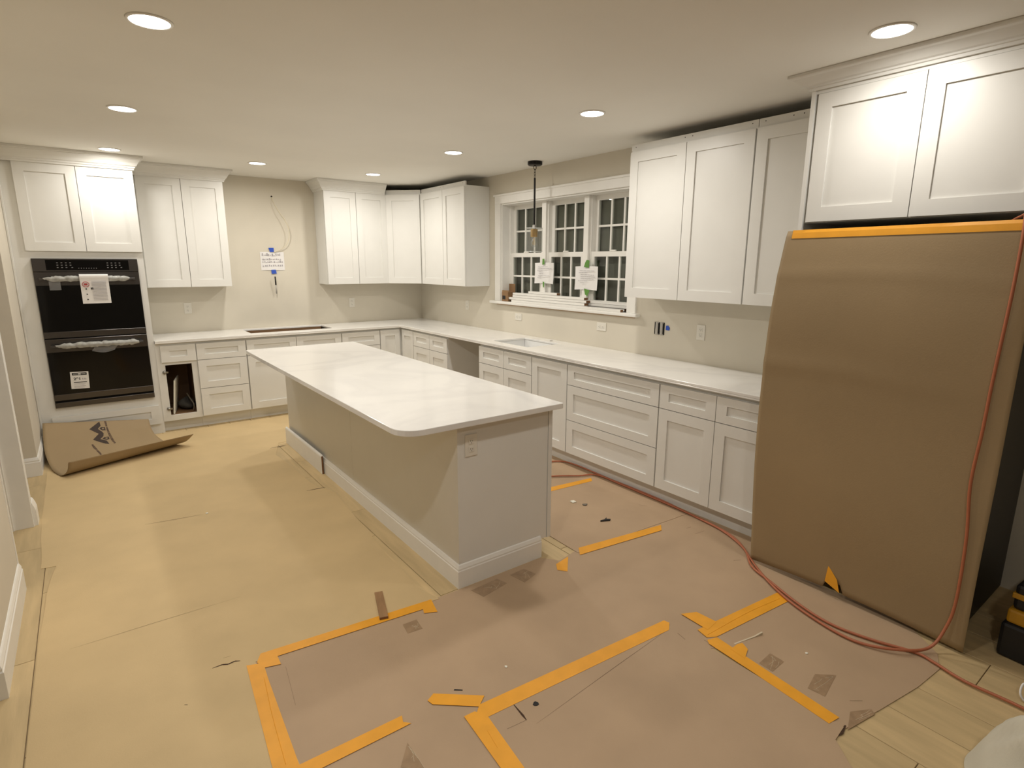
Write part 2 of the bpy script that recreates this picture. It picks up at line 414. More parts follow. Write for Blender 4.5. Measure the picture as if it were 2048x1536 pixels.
# corner cabinet
ck = bpy.data.objects['base_cabinet.002']; part('rear_rail', 'ply_interior', ck, (.09, .97, -.086, -.07, .70, .893)); part('front_rail', 'ply_interior', ck, (.02, 1.0, -.52, -.505, .80, .893))
t = thing('corner_base_cabinet', 'corner base cabinet with bifold door in the inner corner', 'cabinet', (0, 0, 0), 0, 'white shaker base cabinets')
MB().prism([(-.905, -.003), (-.003, -.003), (-.003, -.948), (-BD, -.948), (-BD, -BD), (-.905, -BD)], .11, .883).build('body', 'cabinet_white', t)
MB().prism([(-.905, -.535), (-.55, -.535), (-.535, -.948), (-.55, -.948), (-.55, -.55), (-.905, -.55)], 0, .11).build('toe_kick', 'cabinet_white', t)
shaker(t, -.902, -.652, L0, T1, BF, 'door', .062, .07)
e_ = shaker(t, .652, .945, L0, T1, BF, 'door', .062, .07); e_.rotation_euler = (0, 0, R(-90))
# ---- window wall (side B)
base_cabinet('base cabinet with two drawers between corner and dishwasher gap', -.949, .788, [('drawer', .003, .394, T0, T1), ('drawer', .394, .785, T0, T1), ('door', .003, .394, L0, L1), ('door', .394, .785, L0, L1)], 'B')
base_cabinet('sink base cabinet under the white sink with two false drawer fronts', -2.352, .836, [('drawer', .003, .418, T0, T1), ('drawer', .418, .833, T0, T1), ('door', .003, .418, L0, L1), ('door', .418, .833, L0, L1)], 'B', open_top=True)
base_cabinet('base cabinet with one full height door right of the sink', -3.188, .461, [('door', .003, .458, L0, T1)], 'B')
base_cabinet('wide base cabinet with three long drawers behind the island end', -3.649, .929, [('drawer', .003, .926, T0, T1), ('drawer', .003, .926, .402, T0), ('drawer', .003, .926, L0, .402)], 'B')
base_cabinet('base cabinet with two drawers over two doors beside the refrigerator', -4.578, .84, [('drawer', .003, .438, T0, T1), ('drawer', .438, .837, T0, T1), ('door', .003, .438, L0, L1), ('door', .438, .837, L0, L1)], 'B')

# ---- worktop (one continuous L)
def grid_slab(xs, ys, hole, z0, z1):
    m = MB(); nx, ny = len(xs)-1, len(ys)-1
    fill = lambda i, j: 0 <= i < nx and 0 <= j < ny and not hole((xs[i]+xs[i+1])/2, (ys[j]+ys[j+1])/2)
    idx = {}
    def V(i, j, k):
        if (i, j, k) not in idx: idx[(i, j, k)] = len(m.v); m.v.append((xs[i], ys[j], (z0, z1)[k]))
        return idx[(i, j, k)]
    for i in range(nx):
        for j in range(ny):
            if not fill(i, j): continue
            m.f.append((V(i, j, 1), V(i+1, j, 1), V(i+1, j+1, 1), V(i, j+1, 1))); m.f.append((V(i, j+1, 0), V(i+1, j+1, 0), V(i+1, j, 0), V(i, j, 0)))
            if not fill(i-1, j): m.f.append((V(i, j, 0), V(i, j, 1), V(i, j+1, 1), V(i, j+1, 0)))
            if not fill(i+1, j): m.f.append((V(i+1, j, 0), V(i+1, j+1, 0), V(i+1, j+1, 1), V(i+1, j, 1)))
            if not fill(i, j-1): m.f.append((V(i, j, 0), V(i+1, j, 0), V(i+1, j, 1), V(i, j, 1)))
            if not fill(i, j+1): m.f.append((V(i, j+1, 0), V(i, j+1, 1), V(i+1, j+1, 1), V(i+1, j+1, 0)))
    return m
CT = .648
def hole(x, y):
    if x < -CT and y < -CT: return True
    if -2.31 < x < -1.425 and -.50 < y < -.085: return True
    if -.53 < x < -.13 and -3.0 < y < -2.45: return True
    return False
ct = grid_slab([-3.203, -2.31, -1.425, -CT, -.53, -.13, -.001], [-5.418, -3.0, -2.45, -CT, -.50, -.085, -.001], hole, .895, .914)
for bx in ((-3.203, -CT, -CT, -CT+.03, .884, .895), (-CT, -CT+.03, -5.418, -CT+.03, .884, .895), (-3.203, -3.173, -CT+.03, -.001, .884, .895)): ct.box(*bx)
wt = ct.build('countertop', 'quartz', None, bevel=.003); tag(wt, 'white quartz L shaped worktop running along the two cabinet walls', 'countertop')
MB().lathe([(.017, .9142), (.017, .9146)], (-.075, -2.80), 16).build('faucet_hole', 'outlet_slot', wt)
# sink
t = thing('sink', 'white undermount sink set into the worktop below the window', 'sink', (-.33, -2.725, .69))
m = MB(); X, Y, Z = .205, .28, .2045
m.box(-X-.015, X+.015, -Y-.015, Y+.015, 0, .012).box(-X-.015, -X, -Y-.015, Y+.015, .012, Z).box(X, X+.015, -Y-.015, Y+.015, .012, Z).box(-X, X, -Y-.015, -Y, .012, Z).box(-X, X, Y, Y+.015, .012, Z)
m.build('basin', 'sink_white', t, bevel=.006); MB().lathe([(.04, .0122), (.04, .015), (.02, .014)], seg=20).build('drain', 'steel', t)

# ---- upper cabinets
UZ0, UZ1, UD, UF = 1.404, 2.470, .306, .327
def upper_cabinet(label, x, w, splits, side='A', top='crown', d0=.0):
    loc, rz = ((x, 0, 0), 0) if side == 'A' else ((0, x, 0), R(-90))
    t = thing('upper_cabinet', label, 'cabinet', loc, rz, 'white shaker upper cabinets')
    part('body', 'cabinet_white', t, (0, w, -UD, -.002, UZ0, UZ1))
    for a, b in zip(splits[:-1], splits[1:]): shaker(t, a+G, b-G, UZ0+.002, UZ1-.012, UF)
    return t
CROWN = [(-.004, 2.456), (.012, 2.456), (.014, 2.470), (.022, 2.474), (.024, 2.486), (.034, 2.492), (.046, 2.515), (.066, 2.540), (.074, 2.546), (.076, 2.553), (.086, 2.556), (.086, CEIL-.001), (-.004, CEIL-.001)]
def crown(t, path, lab=None): return sweep(path, CROWN, 'crown_molding', 'cabinet_white', t)
def nailer(t, x0, x1, y, h=.042):
    s = part('nailer_strip', 'cabinet_white', t, (x0, x1, -y, -y+.02, UZ1, UZ1+h))
    for x in (x0+.04, (x0+x1)/2-.03, (x0+x1)/2+.03, x1-.04):
        h_ = MB().lathe([(.0035, 0), (.0035, .0006)], seg=8).build('screw_hole', 'outlet_slot', s); h_.rotation_euler = (R(90), 0, 0); h_.location = (x, -y-.0001, UZ1+.024)
t = upper_cabinet('two door upper cabinet between the oven cabinet and the bare hood wall', -3.205, .793, [.03, .409, .791])
crown(t, [(.793, -.004), (.793, -UF), (.004, -UF)][::-1] if False else [(.02, -UF), (.793, -UF), (.793, -.004)][::-1])
t = upper_cabinet('two door upper cabinet with crown right of the bare hood wall', -1.385, .765, [.002, .382, .763])
crown(t, [(.745, -UF), (0, -UF), (0, -.004)])
t = thing('corner_upper_cabinet', 'single door diagonal upper cabinet in the room corner', 'cabinet', (0, 0, 0), 0, 'white shaker upper cabinets')
MB().prism([(-.619, -.002), (-.002, -.002), (-.002, -.619), (-UD, -.619), (-.619, -UD)], UZ0, UZ1).build('body', 'cabinet_white', t)
dl = math.hypot(.619-UD, .619-UD)
d_ = shaker(t, .012, dl-.012, UZ0+.002, UZ1-.012, .021); d_.location = (-.619, -UD, 0); d_.rotation_euler = (0, 0, R(-45))
s_ = part('nailer_strip', 'cabinet_white', t, (.0, dl, 0, .02, UZ1, UZ1+.042)); s_.location = (-.619, -UD, 0); s_.rotation_euler = (0, 0, R(-45))
t = upper_cabinet('two door upper cabinet on the window wall left of the window', -.62, 1.014, [.03, .548, 1.012], 'B')
nailer(t, .02, 1.0, UD)
t = upper_cabinet('two door upper cabinet right of the window', -3.943, .995, [.002, .497, .993], 'B')
nailer(t, -.006, .994, UD)
t = upper_cabinet('upper cabinet with one visible door beside the refrigerator cabinet', -4.94, .478, [.002, .476], 'B')
nailer(t, .001, .478, UD)

# ---- oven tower
t = thing('oven_cabinet', 'tall white cabinet with two upper doors housing the double oven', 'cabinet', (-4.14, 0, 0))
OW = .935
part('body', 'cabinet_white', t, (.004, OW, -.55, -.003, .0, 2.47), (.004, .127, -.61, -.55, 0, 2.47), (.884, OW, -.61, -.55, 0, 2.47), (.127, .884, -.61, -.55, 1.679, 2.47), (.127, .884, -.61, -.55, 0, .371))
shaker(t, .105, .5185, 1.742, 2.456, BF); shaker(t, .5225, .934, 1.742, 2.456, BF)
shaker(t, .09, .905, .10, .285, BF, 'drawer_front', .07, .055)
part('scribe_strip', 'cabinet_white', t, (.003, .018, -.622, -.61, .0, 2.47), bevel=.003)
crown(t, [(.004, -BF), (OW, -BF), (OW, -.33)][::-1])
# ---- fridge tower
t = thing('refrigerator_cabinet', 'deep white cabinet with two doors and crown above the refrigerator', 'cabinet', (0, -5.42, 0), R(-90))
part('side_panel', 'cabinet_white', t, (0, .02, -.655, -.003, 0, 2.50));
part('body', 'cabinet_white', t, (.02, .995, -.63, -.003, 1.868, 2.50))
shaker(t, .034, .494, 1.872, 2.482, .652, st=.07, rl=.07); shaker(t, .498, .958, 1.872, 2.482, .652, st=.07, rl=.07)
part('fascia', 'cabinet_white', t, (.0, .995, -.648, -.63, 2.484, 2.53))
sweep([(.995, -.04), (.995, -.652), (0, -.652), (0, -.35)], [(n, z if z > 2.47 else 2.495) for n, z in [(-.004, 2.50), (.010, 2.50), (.012, 2.512), (.02, 2.514), (.022, 2.522), (.034, 2.526), (.05, 2.538), (.072, 2.553), (.084, 2.558), (.088, 2.562), (.088, CEIL-.001), (-.004, CEIL-.001)]], 'crown_molding', 'cabinet_white', t)

# ------------------------------------------------------------------ double oven
t = thing('double_oven', 'black stainless double wall oven built into the tall cabinet', 'oven', (-4.011, -.551, .372))
OX = .754
part('chassis', 'black_plastic', t, (0, OX, -.05, 0, 0, 1.305))
cp = part('control_panel', 'black_steel', t, (0, OX, -.092, -.05, 1.196, 1.305), bevel=.002)
dp = part('display', 'black_glass', cp, (.092, .684, -.0935, -.092, 1.208, 1.296))
mm = MB()
for k in range(4):
    for r_ in range(3):
        for x0 in (.165, .47+.05):
            x = x0+k*.03
            if r_ == 0 and k == 3: x += .01
            mm.box(x, x+.012, -.0942, -.0935, 1.228+r_*.02, 1.234+r_*.02)
for k in range(8): mm.box(.312+k*.018, .319+k*.018, -.0942, -.0935, 1.222, 1.228)
mm.build('buttons', 'button_grey', dp)
def oven_door(z0, z1, name):
    d = part(name, 'black_steel', t, (0, OX, -.088, -.05, z0, z1), bevel=.003)
    part('glass_window', 'black_glass', d, (.004, OX-.004, -.0905, -.088, z0+.055, z1-.115))
    part('bottom_rail', 'black_steel', d, (0, OX, -.0945, -.088, z0, z0+.054), bevel=.002)
    h = MB().tube([(.035, -.155, z1-.058), (.715, -.155, z1-.058)], .011, 12).build('handle', 'black_steel', d, smooth=True)
    for x in (.05, .70): part('handle_post', 'black_steel', h, (x-.012, x+.012, -.15, -.088, z1-.068, z1-.048))
    return h
oven_door(.624, 1.193, 'upper_door'); oven_door(.066, .614, 'lower_door')
part('vent_slot', 'dark_void', t, (.012, OX-.012, -.07, -.05, .046, .066)); part('bottom_trim', 'black_steel', t, (0, OX, -.088, -.05, 0, .046), bevel=.002)
# plastic sleeves wrapped around the handles
def sleeve(x0, x1, z, seed, label):
    rnd = random.Random(seed); n = 46; pts = []; rr = []
    for i in range(n+1):
        u = i/n; pts.append((x0+(x1-x0)*u, -.706+rnd.uniform(-.003, .003), z+rnd.uniform(-.003, .003)))
        e = min(1, u*7+.25, (1-u)*9+.45); rr.append((.024+.0025*math.sin(i*.9+seed)+rnd.uniform(-.0018, .0025))*e)
    o = MB().tube(pts, rr, 12).build('plastic_sleeve', 'plastic_wrap', None, smooth=True)
    return tag(o, label, 'plastic wrap', 'crinkled plastic sleeves on the oven handles')
sleeve(-3.955, -3.335, 1.508, 1, 'crinkled clear plastic wrap on the upper oven handle')
sleeve(-3.945, -3.325, .930, 2, 'crinkled clear plastic wrap on the lower oven handle')
m = MB().grid(lambda u, v: (-3.68+.17*u+.01*math.sin(5*v), -.70-.004*math.sin(9*u+3*v), .915-(.045+.02*math.sin(3.1*u))*v), 10, 6)
tag(m.build('plastic_flap', 'plastic_clear', None, solid=.001), 'loose flap of clear plastic under the lower oven handle', 'plastic wrap')
m = MB().grid(lambda u, v: (-3.915+.078*u, -.705-.003*math.sin(7*u+4*v), 1.488-.075*v), 6, 6)
tag(m.build('parts_bag', 'plastic_clear', None, solid=.001), 'small clear plastic bag hanging left on the upper oven handle', 'bag')
# instruction sheet folded over upper handle
t2_ = thing('instruction_sheet', 'white instruction sheet folded over the upper oven handle', 'paper', (-3.602, -.735, 1.415))
m = MB(); prof = [(.035, .118), (.018, .130), (0, .128), (-.006, .11), (0, .05), (.004, -.122)]
pr = catmull([(0, a, b) for a, b in prof], 4)
m.grid(lambda u, v: (-.10+.205*u+.008*(1-pr[min(len(pr)-1, int(v*(len(pr)-1)))].z/.13)*0, pr[int(round(v*(len(pr)-1)))].y, pr[int(round(v*(len(pr)-1)))].z), 4, len(pr)-1)
m.build('sheet', 'label_white', t2_, solid=.0012)
ring = MB().tube([(-.062+.024*math.cos(a*.3142), -.0035, .045+.022*math.sin(a*.3142)) for a in range(21)], .0022, 6, False).build('warning_circle', 'ink_red', t2_)
part('warning_figure', 'ink_red', t2_, (-.074, -.05, -.004, -.0025, .037, .053))
part('warning_icons', 'ink_black', t2_, (-.068, -.058, -.003, -.0015, .0, .01), (-.03, -.022, -.003, -.0015, .0, .016), (-.02, -.013, -.003, -.0015, .0, .016), (-.066, -.056, -.0015, 0, -.045, -.036), (-.066, -.056, 0, .0015, -.09, -.081))
part('printed_lines', 'ink_grey', t2_, *[(-.02+.0*i, .085, -.0055+.00055*i, -.003+.00055*i, .07-.0125*i, .073-.0125*i) for i in range(14)])
# energy label
t3_ = thing('energy_label', 'white energy label sticker on the lower oven door reading 291', 'sticker', (-3.81, -.6425, .608)); t3_.rotation_euler = (0, R(2.5), 0)
part('sticker', 'label_white', t3_, (-.066, .066, -.001, 0, -.077, .077))
part('header_bar', 'ink_black', t3_, (-.053, .053, -.0016, -.001, .046, .068)); part('header_print', 'label_white', t3_, (-.045, -.012, -.0022, -.0016, .055, .059), (.012, .045, -.0022, -.0016, .055, .059), (-.010, .010, -.0022, -.0016, .051, .063))
part('rule_line', 'ink_black', t3_, (-.045, .05, -.0016, -.001, -.021, -.015))
text_mesh('291', .032, 'number_print', 'ink_black', t3_, Matrix.Translation((-.018, -.0018, .012)) @ Matrix.Rotation(R(90), 4, 'X') @ Matrix.Diagonal((1.1, 1, 1, 1)))
part('unit_print', 'ink_grey', t3_, (.018, .024, -.0016, -.001, .004, .018), (.027, .031, -.0016, -.001, .004, .013), (.034, .04, -.0016, -.001, .004, .018), (.043, .047, -.0016, -.001, .004, .013))
part('fine_print', 'ink_grey', t3_, *[(-.045, .04-.01*(i % 2), -.0015, -.001, -.034-.011*i, -.031-.011*i) for i in range(4)])

# ------------------------------------------------------------------ island
t = thing('kitchen_island', 'long white kitchen island base with baseboard in the room centre', 'island', (0, 0, 0))
IX0, IX1, IY0, IY1 = -2.30, -1.685, -4.68, -1.66
part('body', 'cabinet_white', t, (IX0+.012, IX1, IY0+.012, IY1, .105, .883))
part('plinth', 'cabinet_white', t, (IX0+.012, -1.76, IY0+.03, IY1, 0, .105))
part('side_panel', 'cabinet_white', t, (IX0, IX0+.012, -3.237, IY1, 0, .883)); part('side_panel', 'cabinet_white', t, (IX0, IX0+.012, IY0+.012, -3.2395, 0, .883))
part('end_panel', 'cabinet_white', t, (IX0, -1.712, IY0, IY0+.012, .0 if False else .105, .883)); part('end_panel_lower', 'cabinet_white', t, (IX0, -1.762, IY0, IY0+.03, 0, .105))
part('corner_post', 'cabinet_white', t, (-1.7095, IX1+.002, IY0-.004, IY0+.06, .105, .883))
part('corner_bead', 'cabinet_white', t, (IX0-.002, IX0+.016, IY0-.003, IY0, .14, .883))
IB = [(0, 0), (.016, 0), (.016, .095), (.013, .10), (.013, .108), (.006, .124), (.002, .128), (0, .128)]
sweep([(-1.755, IY0), (IX0, IY0), (IX0, IY1)][::1], [(-n if False else n, z) for n, z in IB], 'baseboard', 'trim_white', t) if False else None
sweep([(IX0, IY1), (IX0, IY0), (-1.757, IY0)][::-1], IB, 'baseboard', 'trim_white', t)
rt = bpy.data.objects.new('cabinet_fronts', None); 
for i in range(4):
    y0 = IY0+.07+.735*i
    f_ = shaker(t, y0, y0+.73, .118, .862, .0)
    f_.rotation_euler = (0, 0, R(90)); f_.location = (IX1, 0, 0)
bpy.data.objects.remove(rt)
# loose baseboard sample standing against the island
m = MB().prism_ax([(0, 0), (.014, 0), (.014, .14), (.011, .15), (0, .158)], -2.655, -1.655, lambda u, v, a: (IX0-.022-u, a, v))
o = m.build('loose_baseboard', 'trim_white', None); tag(o, 'loose white baseboard piece standing against the far end of island', 'board')
part('cut_end', 'wood_cut', o, (IX0-.0355, IX0-.0225, -2.6565, -2.655, .001, .149))
# island top
poly = round_poly([(-2.632, -4.755), (-1.664, -4.755), (-1.664, -1.733), (-2.632, -1.733)], [.115, .012, .012, .03])
o = MB().prism(poly, .884, .914).build('island_countertop', 'quartz', None, bevel=.003); tag(o, 'white quartz island worktop with a rounded near corner', 'countertop')

# ------------------------------------------------------------------ outlets
def outlet(loc, rz, label, horizontal=False, plate_only=False):
    t = thing('outlet', label, 'outlet', loc, rz, 'white wall outlets')
    hw, hh = (.057, .036) if horizontal else (.036, .057)
    part('cover_plate', 'outlet_white', t, (-hw, hw, -.006, 0, -hh, hh), bevel=.002)
    if not plate_only:
        for s in (-1, 1):
            cx, cz = (s*.021, 0) if horizontal else (0, s*.021)
            f = part('receptacle', 'outlet_white', t, (cx-.0145, cx+.0145, -.0085, -.006, cz-.0145, cz+.0145), bevel=.004)
            a = [(-.0065, -.0045, -.002, .007), (.0045, .0065, -.002, .005), (-.002, .002, -.010, -.006)]
            part('slots', 'outlet_slot', f, *[((cx+p, cx+q, -.0088, -.0085, cz+r_, cz+s2) if not horizontal else (cx+r_, cx+s2, -.0088, -.0085, cz+p, cz+q)) for p, q, r_, s2 in a])
    return t
outlet((-2.812, 0, 1.168), 0, 'white outlet on backsplash wall beside the oven'); outlet((-.99, 0, 1.162), 0, 'white outlet under the crowned upper cabinet right of the cooktop')
outlet((0, -1.16, 1.162), R(-90), 'white outlet near the room corner under the window wall cabinet')
outlet((0, -2.175, 1.098), R(-90), 'horizontal white outlet below the left end of window', True); outlet((0, -3.40, 1.103), R(-90), 'horizontal white outlet below the right end of window', True)
outlet((0, -4.432, 1.153), R(-90), 'white outlet under the upper cabinets near the refrigerator')
outlet((-2.221, IY0, .763), 0, 'white outlet on the near end of the island')
# open switch box
t = thing('switch_box', 'open two gang switch box without cover plate on window wall', 'switch', (0, -4.043, 1.148), R(-90))
part('box_cavity', 'dark_void', t, (-.05, .05, -.0015, 0, -.05, .05))
for x in (-.022, .024):
    s = part('switch_body', 'jbox_grey', t, (x-.012, x+.012, -.012, -.0015, -.048, .048), bevel=.003); part('terminal', 'brass', s, (x-.015, x-.011, -.008, -.003, -.02, -.006))
    part('yoke_ear', 'jbox_grey', s, (x-.017, x+.017, -.006, -.0015, .042, .052), (x-.017, x+.017, -.006, -.0015, -.052, -.042))
m = MB().prism_ax([(-.018, -.018), (.016, -.02), (.02, .0), (.004, .018), (-.016, .016)], -.004, -.001, lambda u, v, a: (u, a, v))
o = m.build('blue_tape_piece', 'tape_blue', None); o.location = (0, -4.125, 1.16); o.rotation_euler = (0, 0, R(-90)); tag(o, 'small blue tape piece beside the open switch box', 'tape')

# ------------------------------------------------------------------ window
t = bpy.data.objects.new('window_1', None); COL.objects.link(t); struct(t); t['label'] = 'triple double hung window with white muntins above the sink'
c = MB(); c.box(-.022, 0, -1.86, -1.765, 1.25, 2.275).box(-.022, 0, -3.795, -3.70, 1.25, 2.275).box(-.022, 0, -3.795, -1.765, 2.275, 2.362).box(-.03, 0, -3.815, -1.745, 2.352, 2.372)
c.build('casing', 'trim_white', t, bevel=.003)
part('stool', 'trim_white', t, (-.058, .10, -3.835, -1.705, 1.222, 1.25), bevel=.006)
part('apron_strip', 'paper_brown', t, (-.008, 0, -3.78, -1.78, 1.208, 1.222))
part('jamb', 'trim_white', t, (0, .2, -1.875, -1.86, 1.25, 2.28), (0, .2, -3.70, -3.685, 1.25, 2.28), (0, .2, -3.685, -1.875, 2.262, 2.28), (.10, .2, -3.685, -1.875, 1.25, 1.268))
UW = (3.685-1.875)/3
for k in range(1, 3):
    y = -1.875-UW*k; part('mullion', 'trim_white', t, (.075, .2, y-.032, y+.032, 1.268, 2.262), bevel=.003)
def sash(y1, y0, z0, z1, xs, st, rb, rt_, name):
    m = MB(); m.box(xs, xs+.03, y0, y0+st, z0, z1).box(xs, xs+.03, y1-st, y1, z0, z1).box(xs, xs+.03, y0+st, y1-st, z0, z0+rb).box(xs, xs+.03, y0+st, y1-st, z1-rt_, z1)
    s = m.build(name, 'trim_white', t)
    gy0, gy1, gz0, gz1 = y0+st, y1-st, z0+rb, z1-rt_; cw = (gy1-gy0)/3; ch = (gz1-gz0)/2
    for i in (1, 2): part('muntin', 'trim_white', s, (xs+.006, xs+.024, gy0+cw*i-.009, gy0+cw*i+.009, gz0, gz1))
    for i in range(3):
        part('muntin', 'trim_white', s, (xs+.006, xs+.024, gy0+cw*i+(.009 if i else 0), gy0+cw*(i+1)-(.009 if i < 2 else 0), gz0+ch-.009, gz0+ch+.009))
        for j in range(2):
            q = MB(); a0, a1, b0, b1 = gy0+cw*i, gy0+cw*(i+1), gz0+ch*j, gz0+ch*(j+1)
            q.box(xs+.013, xs+.017, a0+.0005, a1-.0005, b0+.0005, b1-.0005); q.build('pane', 'pane_glass', s)
    return s
for k in range(3):
    y1 = -1.875-UW*k-(.032 if k else 0); y0 = -1.875-UW*(k+1)+(.032 if k < 2 else 0)
    part('side_track', 'trim_white', t, (.10, .195, y0, y0+.016, 1.268, 2.262), (.10, .195, y1-.016, y1, 1.268, 2.262))
    sash(y1-.016, y0+.016, 1.725, 2.262, .145, .040, .040, .045, 'upper_sash')
    lo = sash(y1-.016, y0+.016, 1.27, 1.765, .105, .040, .055, .045, 'lower_sash')
    yc = (y0+y1)/2; part('sash_lock', 'trim_white', lo, (.098, .115, yc-.035, yc+.035, 1.765, 1.778), bevel=.003)
    part('insect_screen', 'screen_mesh', t, (.188, .189, y0+.016, y1-.016, 1.268, 2.262))

# trim boards stacked on the sill
ends = [(-2.06, -3.20, .010, 1.251, .05), (-1.985, -3.17, .022, 1.2755, .05), (-2.05, -3.18, .036, 1.300, .05), (-2.29, -2.74, .058, 1.349, .045), (-2.66, -3.63, .082, 1.300, .04),
        (-2.34, -3.66, -.034, 1.251, .034), (-2.05, -3.60, .085, 1.251, .04), (-2.10, -3.64, .078, 1.2755, .04), (-2.04, -3.14, .046, 1.3245, .05)]
words_ = ['lowest white trim board in the stack on the sill', 'white trim board second from bottom jutting left on the sill', 'white trim board in the middle of the stack on sill', 'short white trim board on top of the sill stack at left',
          'white trim board on top at the right of the sill stack', 'front white trim board lying along the sill edge', 'rear bottom white trim board against the window sash', 'rear upper white trim board against the window sash', 'upper white trim board of the stack with brown cut end']
for (ya, yb, x, z, wd), l in zip(ends, words_):
    o = part('trim_board', 'trim_white', None, (x-wd/2, x+wd/2, yb, ya, z, z+.022)); tag(o, l, 'board', 'white trim boards stacked on the window sill')
    part('cut_end', 'wood_cut', o, (x-wd/2+.001, x+wd/2-.001, yb-.001, yb, z+.001, z+.021))
t = thing('small_box', 'small open cardboard box at left end of the window sill', 'box', (.035, -1.945, 1.251))
part('box_body', 'cardboard', t, (-.05, .05, -.055, .055, 0, .10)); part('flap', 'cardboard', t, (-.05, -.047, -.07, .052, .10, .118), (.047, .05, -.055, .055, .10, .185)); part('printed_patch', 'ink_black', t, (-.0505, -.05, -.01, .045, .02, .06))
# paper notes taped to the mullions
def note(y0, y1, z0, z1, x, label, seed):
    t = thing('paper_note', label, 'paper', (x, (y0+y1)/2, z0), R(-90)); rnd = random.Random(seed); w, h = abs(y1-y0), z1-z0
    MB().grid(lambda u, v: (-w/2+w*u+.004*math.sin(3*v), -.004-.012*(u-.5)**2*4*(1-v*.4)-.003*math.sin(8*u+seed), h*v+.005*math.sin(3*u)), 10, 10).build('sheet', 'label_white', t, solid=.0008)
    m = MB()
    for i in range(7):
        z = h*(.30+.085*i) if seed != 3 else h*(.5+.06*i); a = -w*.35+rnd.uniform(0, .04); n = rnd.randint(2, 5)
        for k in range(n):
            b_ = a+rnd.uniform(.01, .05); m.box(a, min(b_, w*.42), -.021, -.0195, z, z+.0035); a = b_+.008
            if a > w*.36: break
    m.build('handwriting', 'ink_grey', t); return t
note(-2.37, -2.66, 1.455, 1.66, .07, 'white paper note taped to the left window mullion', 1)
note(-2.975, -3.265, 1.415, 1.63, .07, 'larger white paper note taped to the right window mullion', 2)
def tape_bit(name, m_, loc, rz, poly, label, ry=0):
    o = MB().prism_ax(poly, -.0012, 0, lambda u, v, a: (u, a, v)).build(name, m_, None); o.location = loc; o.rotation_euler = (0, ry, rz); return tag(o, label, 'tape')
tape_bit('green_tape', 'tape_green', (.056, -2.505, 1.672), R(-90), [(-.018, -.03), (.016, -.022), (.014, .03), (-.014, .03)], 'green tape holding the top of the left window note')
tape_bit('green_tape', 'tape_green', (.056, -2.51, 1.447), R(-90), [(-.012, .03), (.013, .024), (.010, -.03), (-.006, -.024)], 'green tape holding the bottom of the left window note')
tape_bit('green_tape', 'tape_green', (.056, -3.125, 1.655), R(-90), [(-.035, -.03), (.03, -.035), (.038, .03), (.0, .036), (-.02, .01)], 'green tape holding the top of the right window note')
tape_bit('green_tape', 'tape_green', (.056, -3.135, 1.395), R(-90), [(-.035, .035), (.04, .02), (.012, -.035), (-.02, -.02)], 'green tape holding the bottom of the right window note')

# ------------------------------------------------------------------ pendant lamp
t = thing('pendant_lamp', 'black pendant lamp with clear glass cylinder hanging by the window', 'pendant lamp', (-.206, -2.674, CEIL))
MB().lathe([(.0, 0), (.066, 0), (.068, -.004), (.068, -.028), (.06, -.034), (0, -.034)], seg=32, caps=False).build('canopy', 'bronze_black', t)
MB().tube([(.016*math.cos(a*.524), 0, -.052+.018*math.sin(a*.524)) for a in range(13)], .003, 8, False).build('chain_ring', 'bronze_black', t)
for k in range(3): MB().tube([((.007 if k % 2 else 0)*math.cos(a*.524), (0 if k % 2 else .007)*math.cos(a*.524), -.083-.024*k+.016*math.sin(a*.524)) for a in range(13)], .0022, 6, False).build('chain_link', 'bronze_black', t)
MB().tube([(0, 0, -.145), (0, 0, -.565)], .009, 12).build('stem', 'bronze_black', t)
MB().lathe([(.008, -.56), (.016, -.566), (.018, -.60), (.01, -.605)], seg=20).build('coupler', 'steel', t)
MB().lathe([(.012, -.60), (.033, -.603), (.034, -.606), (.034, -.672), (.03, -.675), (.02, -.675)], seg=28).build('socket', 'brass', t, bevel=.001)
MB().lathe([(.034, -.592), (.079, -.592), (.080, -.598), (.080, -.808), (.0775, -.809)], seg=36, caps=False).build('glass_shade', 'shade_glass', t, smooth=False)
for zz in (-.594, -.808): MB().tube([(.0795*math.cos(a*.1963), .0795*math.sin(a*.1963), zz) for a in range(33)], .0024, 6, False).build('glass_rim', 'glass_edge', t)
bl = MB().lathe([(.012, -.675), (.016, -.69), (.024, -.705), (.031, -.722), (.032, -.738), (.026, -.755), (.014, -.765), (.002, -.768)], seg=24).build('bulb', 'shade_glass', t, smooth=True)
for a in range(6):
    c_, s_ = math.cos(a*1.047), math.sin(a*1.047); MB().tube([(.006*c_, .006*s_, -.685), (.014*c_, .014*s_, -.74), (.006*c_, .006*s_, -.745)], .0012, 6).build('filament', 'filament', bl)

# ------------------------------------------------------------------ hood wall: note, tape, cable, marker
t = thing('hood_note', 'white printed note taped to the bare wall above the cooktop', 'paper', (-1.905, -.001, 1.66))
MB().grid(lambda u, v: (-.13+.26*u, -.002-.006*math.sin(3.1*u)*(1-v), -.095+.205*v), 8, 6).build('sheet', 'label_white', t, solid=.0008)
m = MB(); rnd = random.Random(5)
for i, (z, hh) in enumerate(((.065, .03), (.02, .022), (-.012, .022), (-.055, .022))):
    a = -.11
    while a < .10:
        b_ = a+rnd.uniform(.006, .016); z0 = z+rnd.uniform(0, .006); m.box(a, b_, -.0095, -.0085, z0, z0+hh*rnd.uniform(.25, 1)); a = b_+rnd.uniform(.003, .014)
m.build('printed_lines', 'ink_grey', t)
tape_bit('blue_tape', 'tape_blue', (-1.91, -.009, 1.793), 0, [(-.03, .022), (.026, .024), (.028, -.022), (-.016, -.024)], 'blue tape square at the top of the hood wall note')
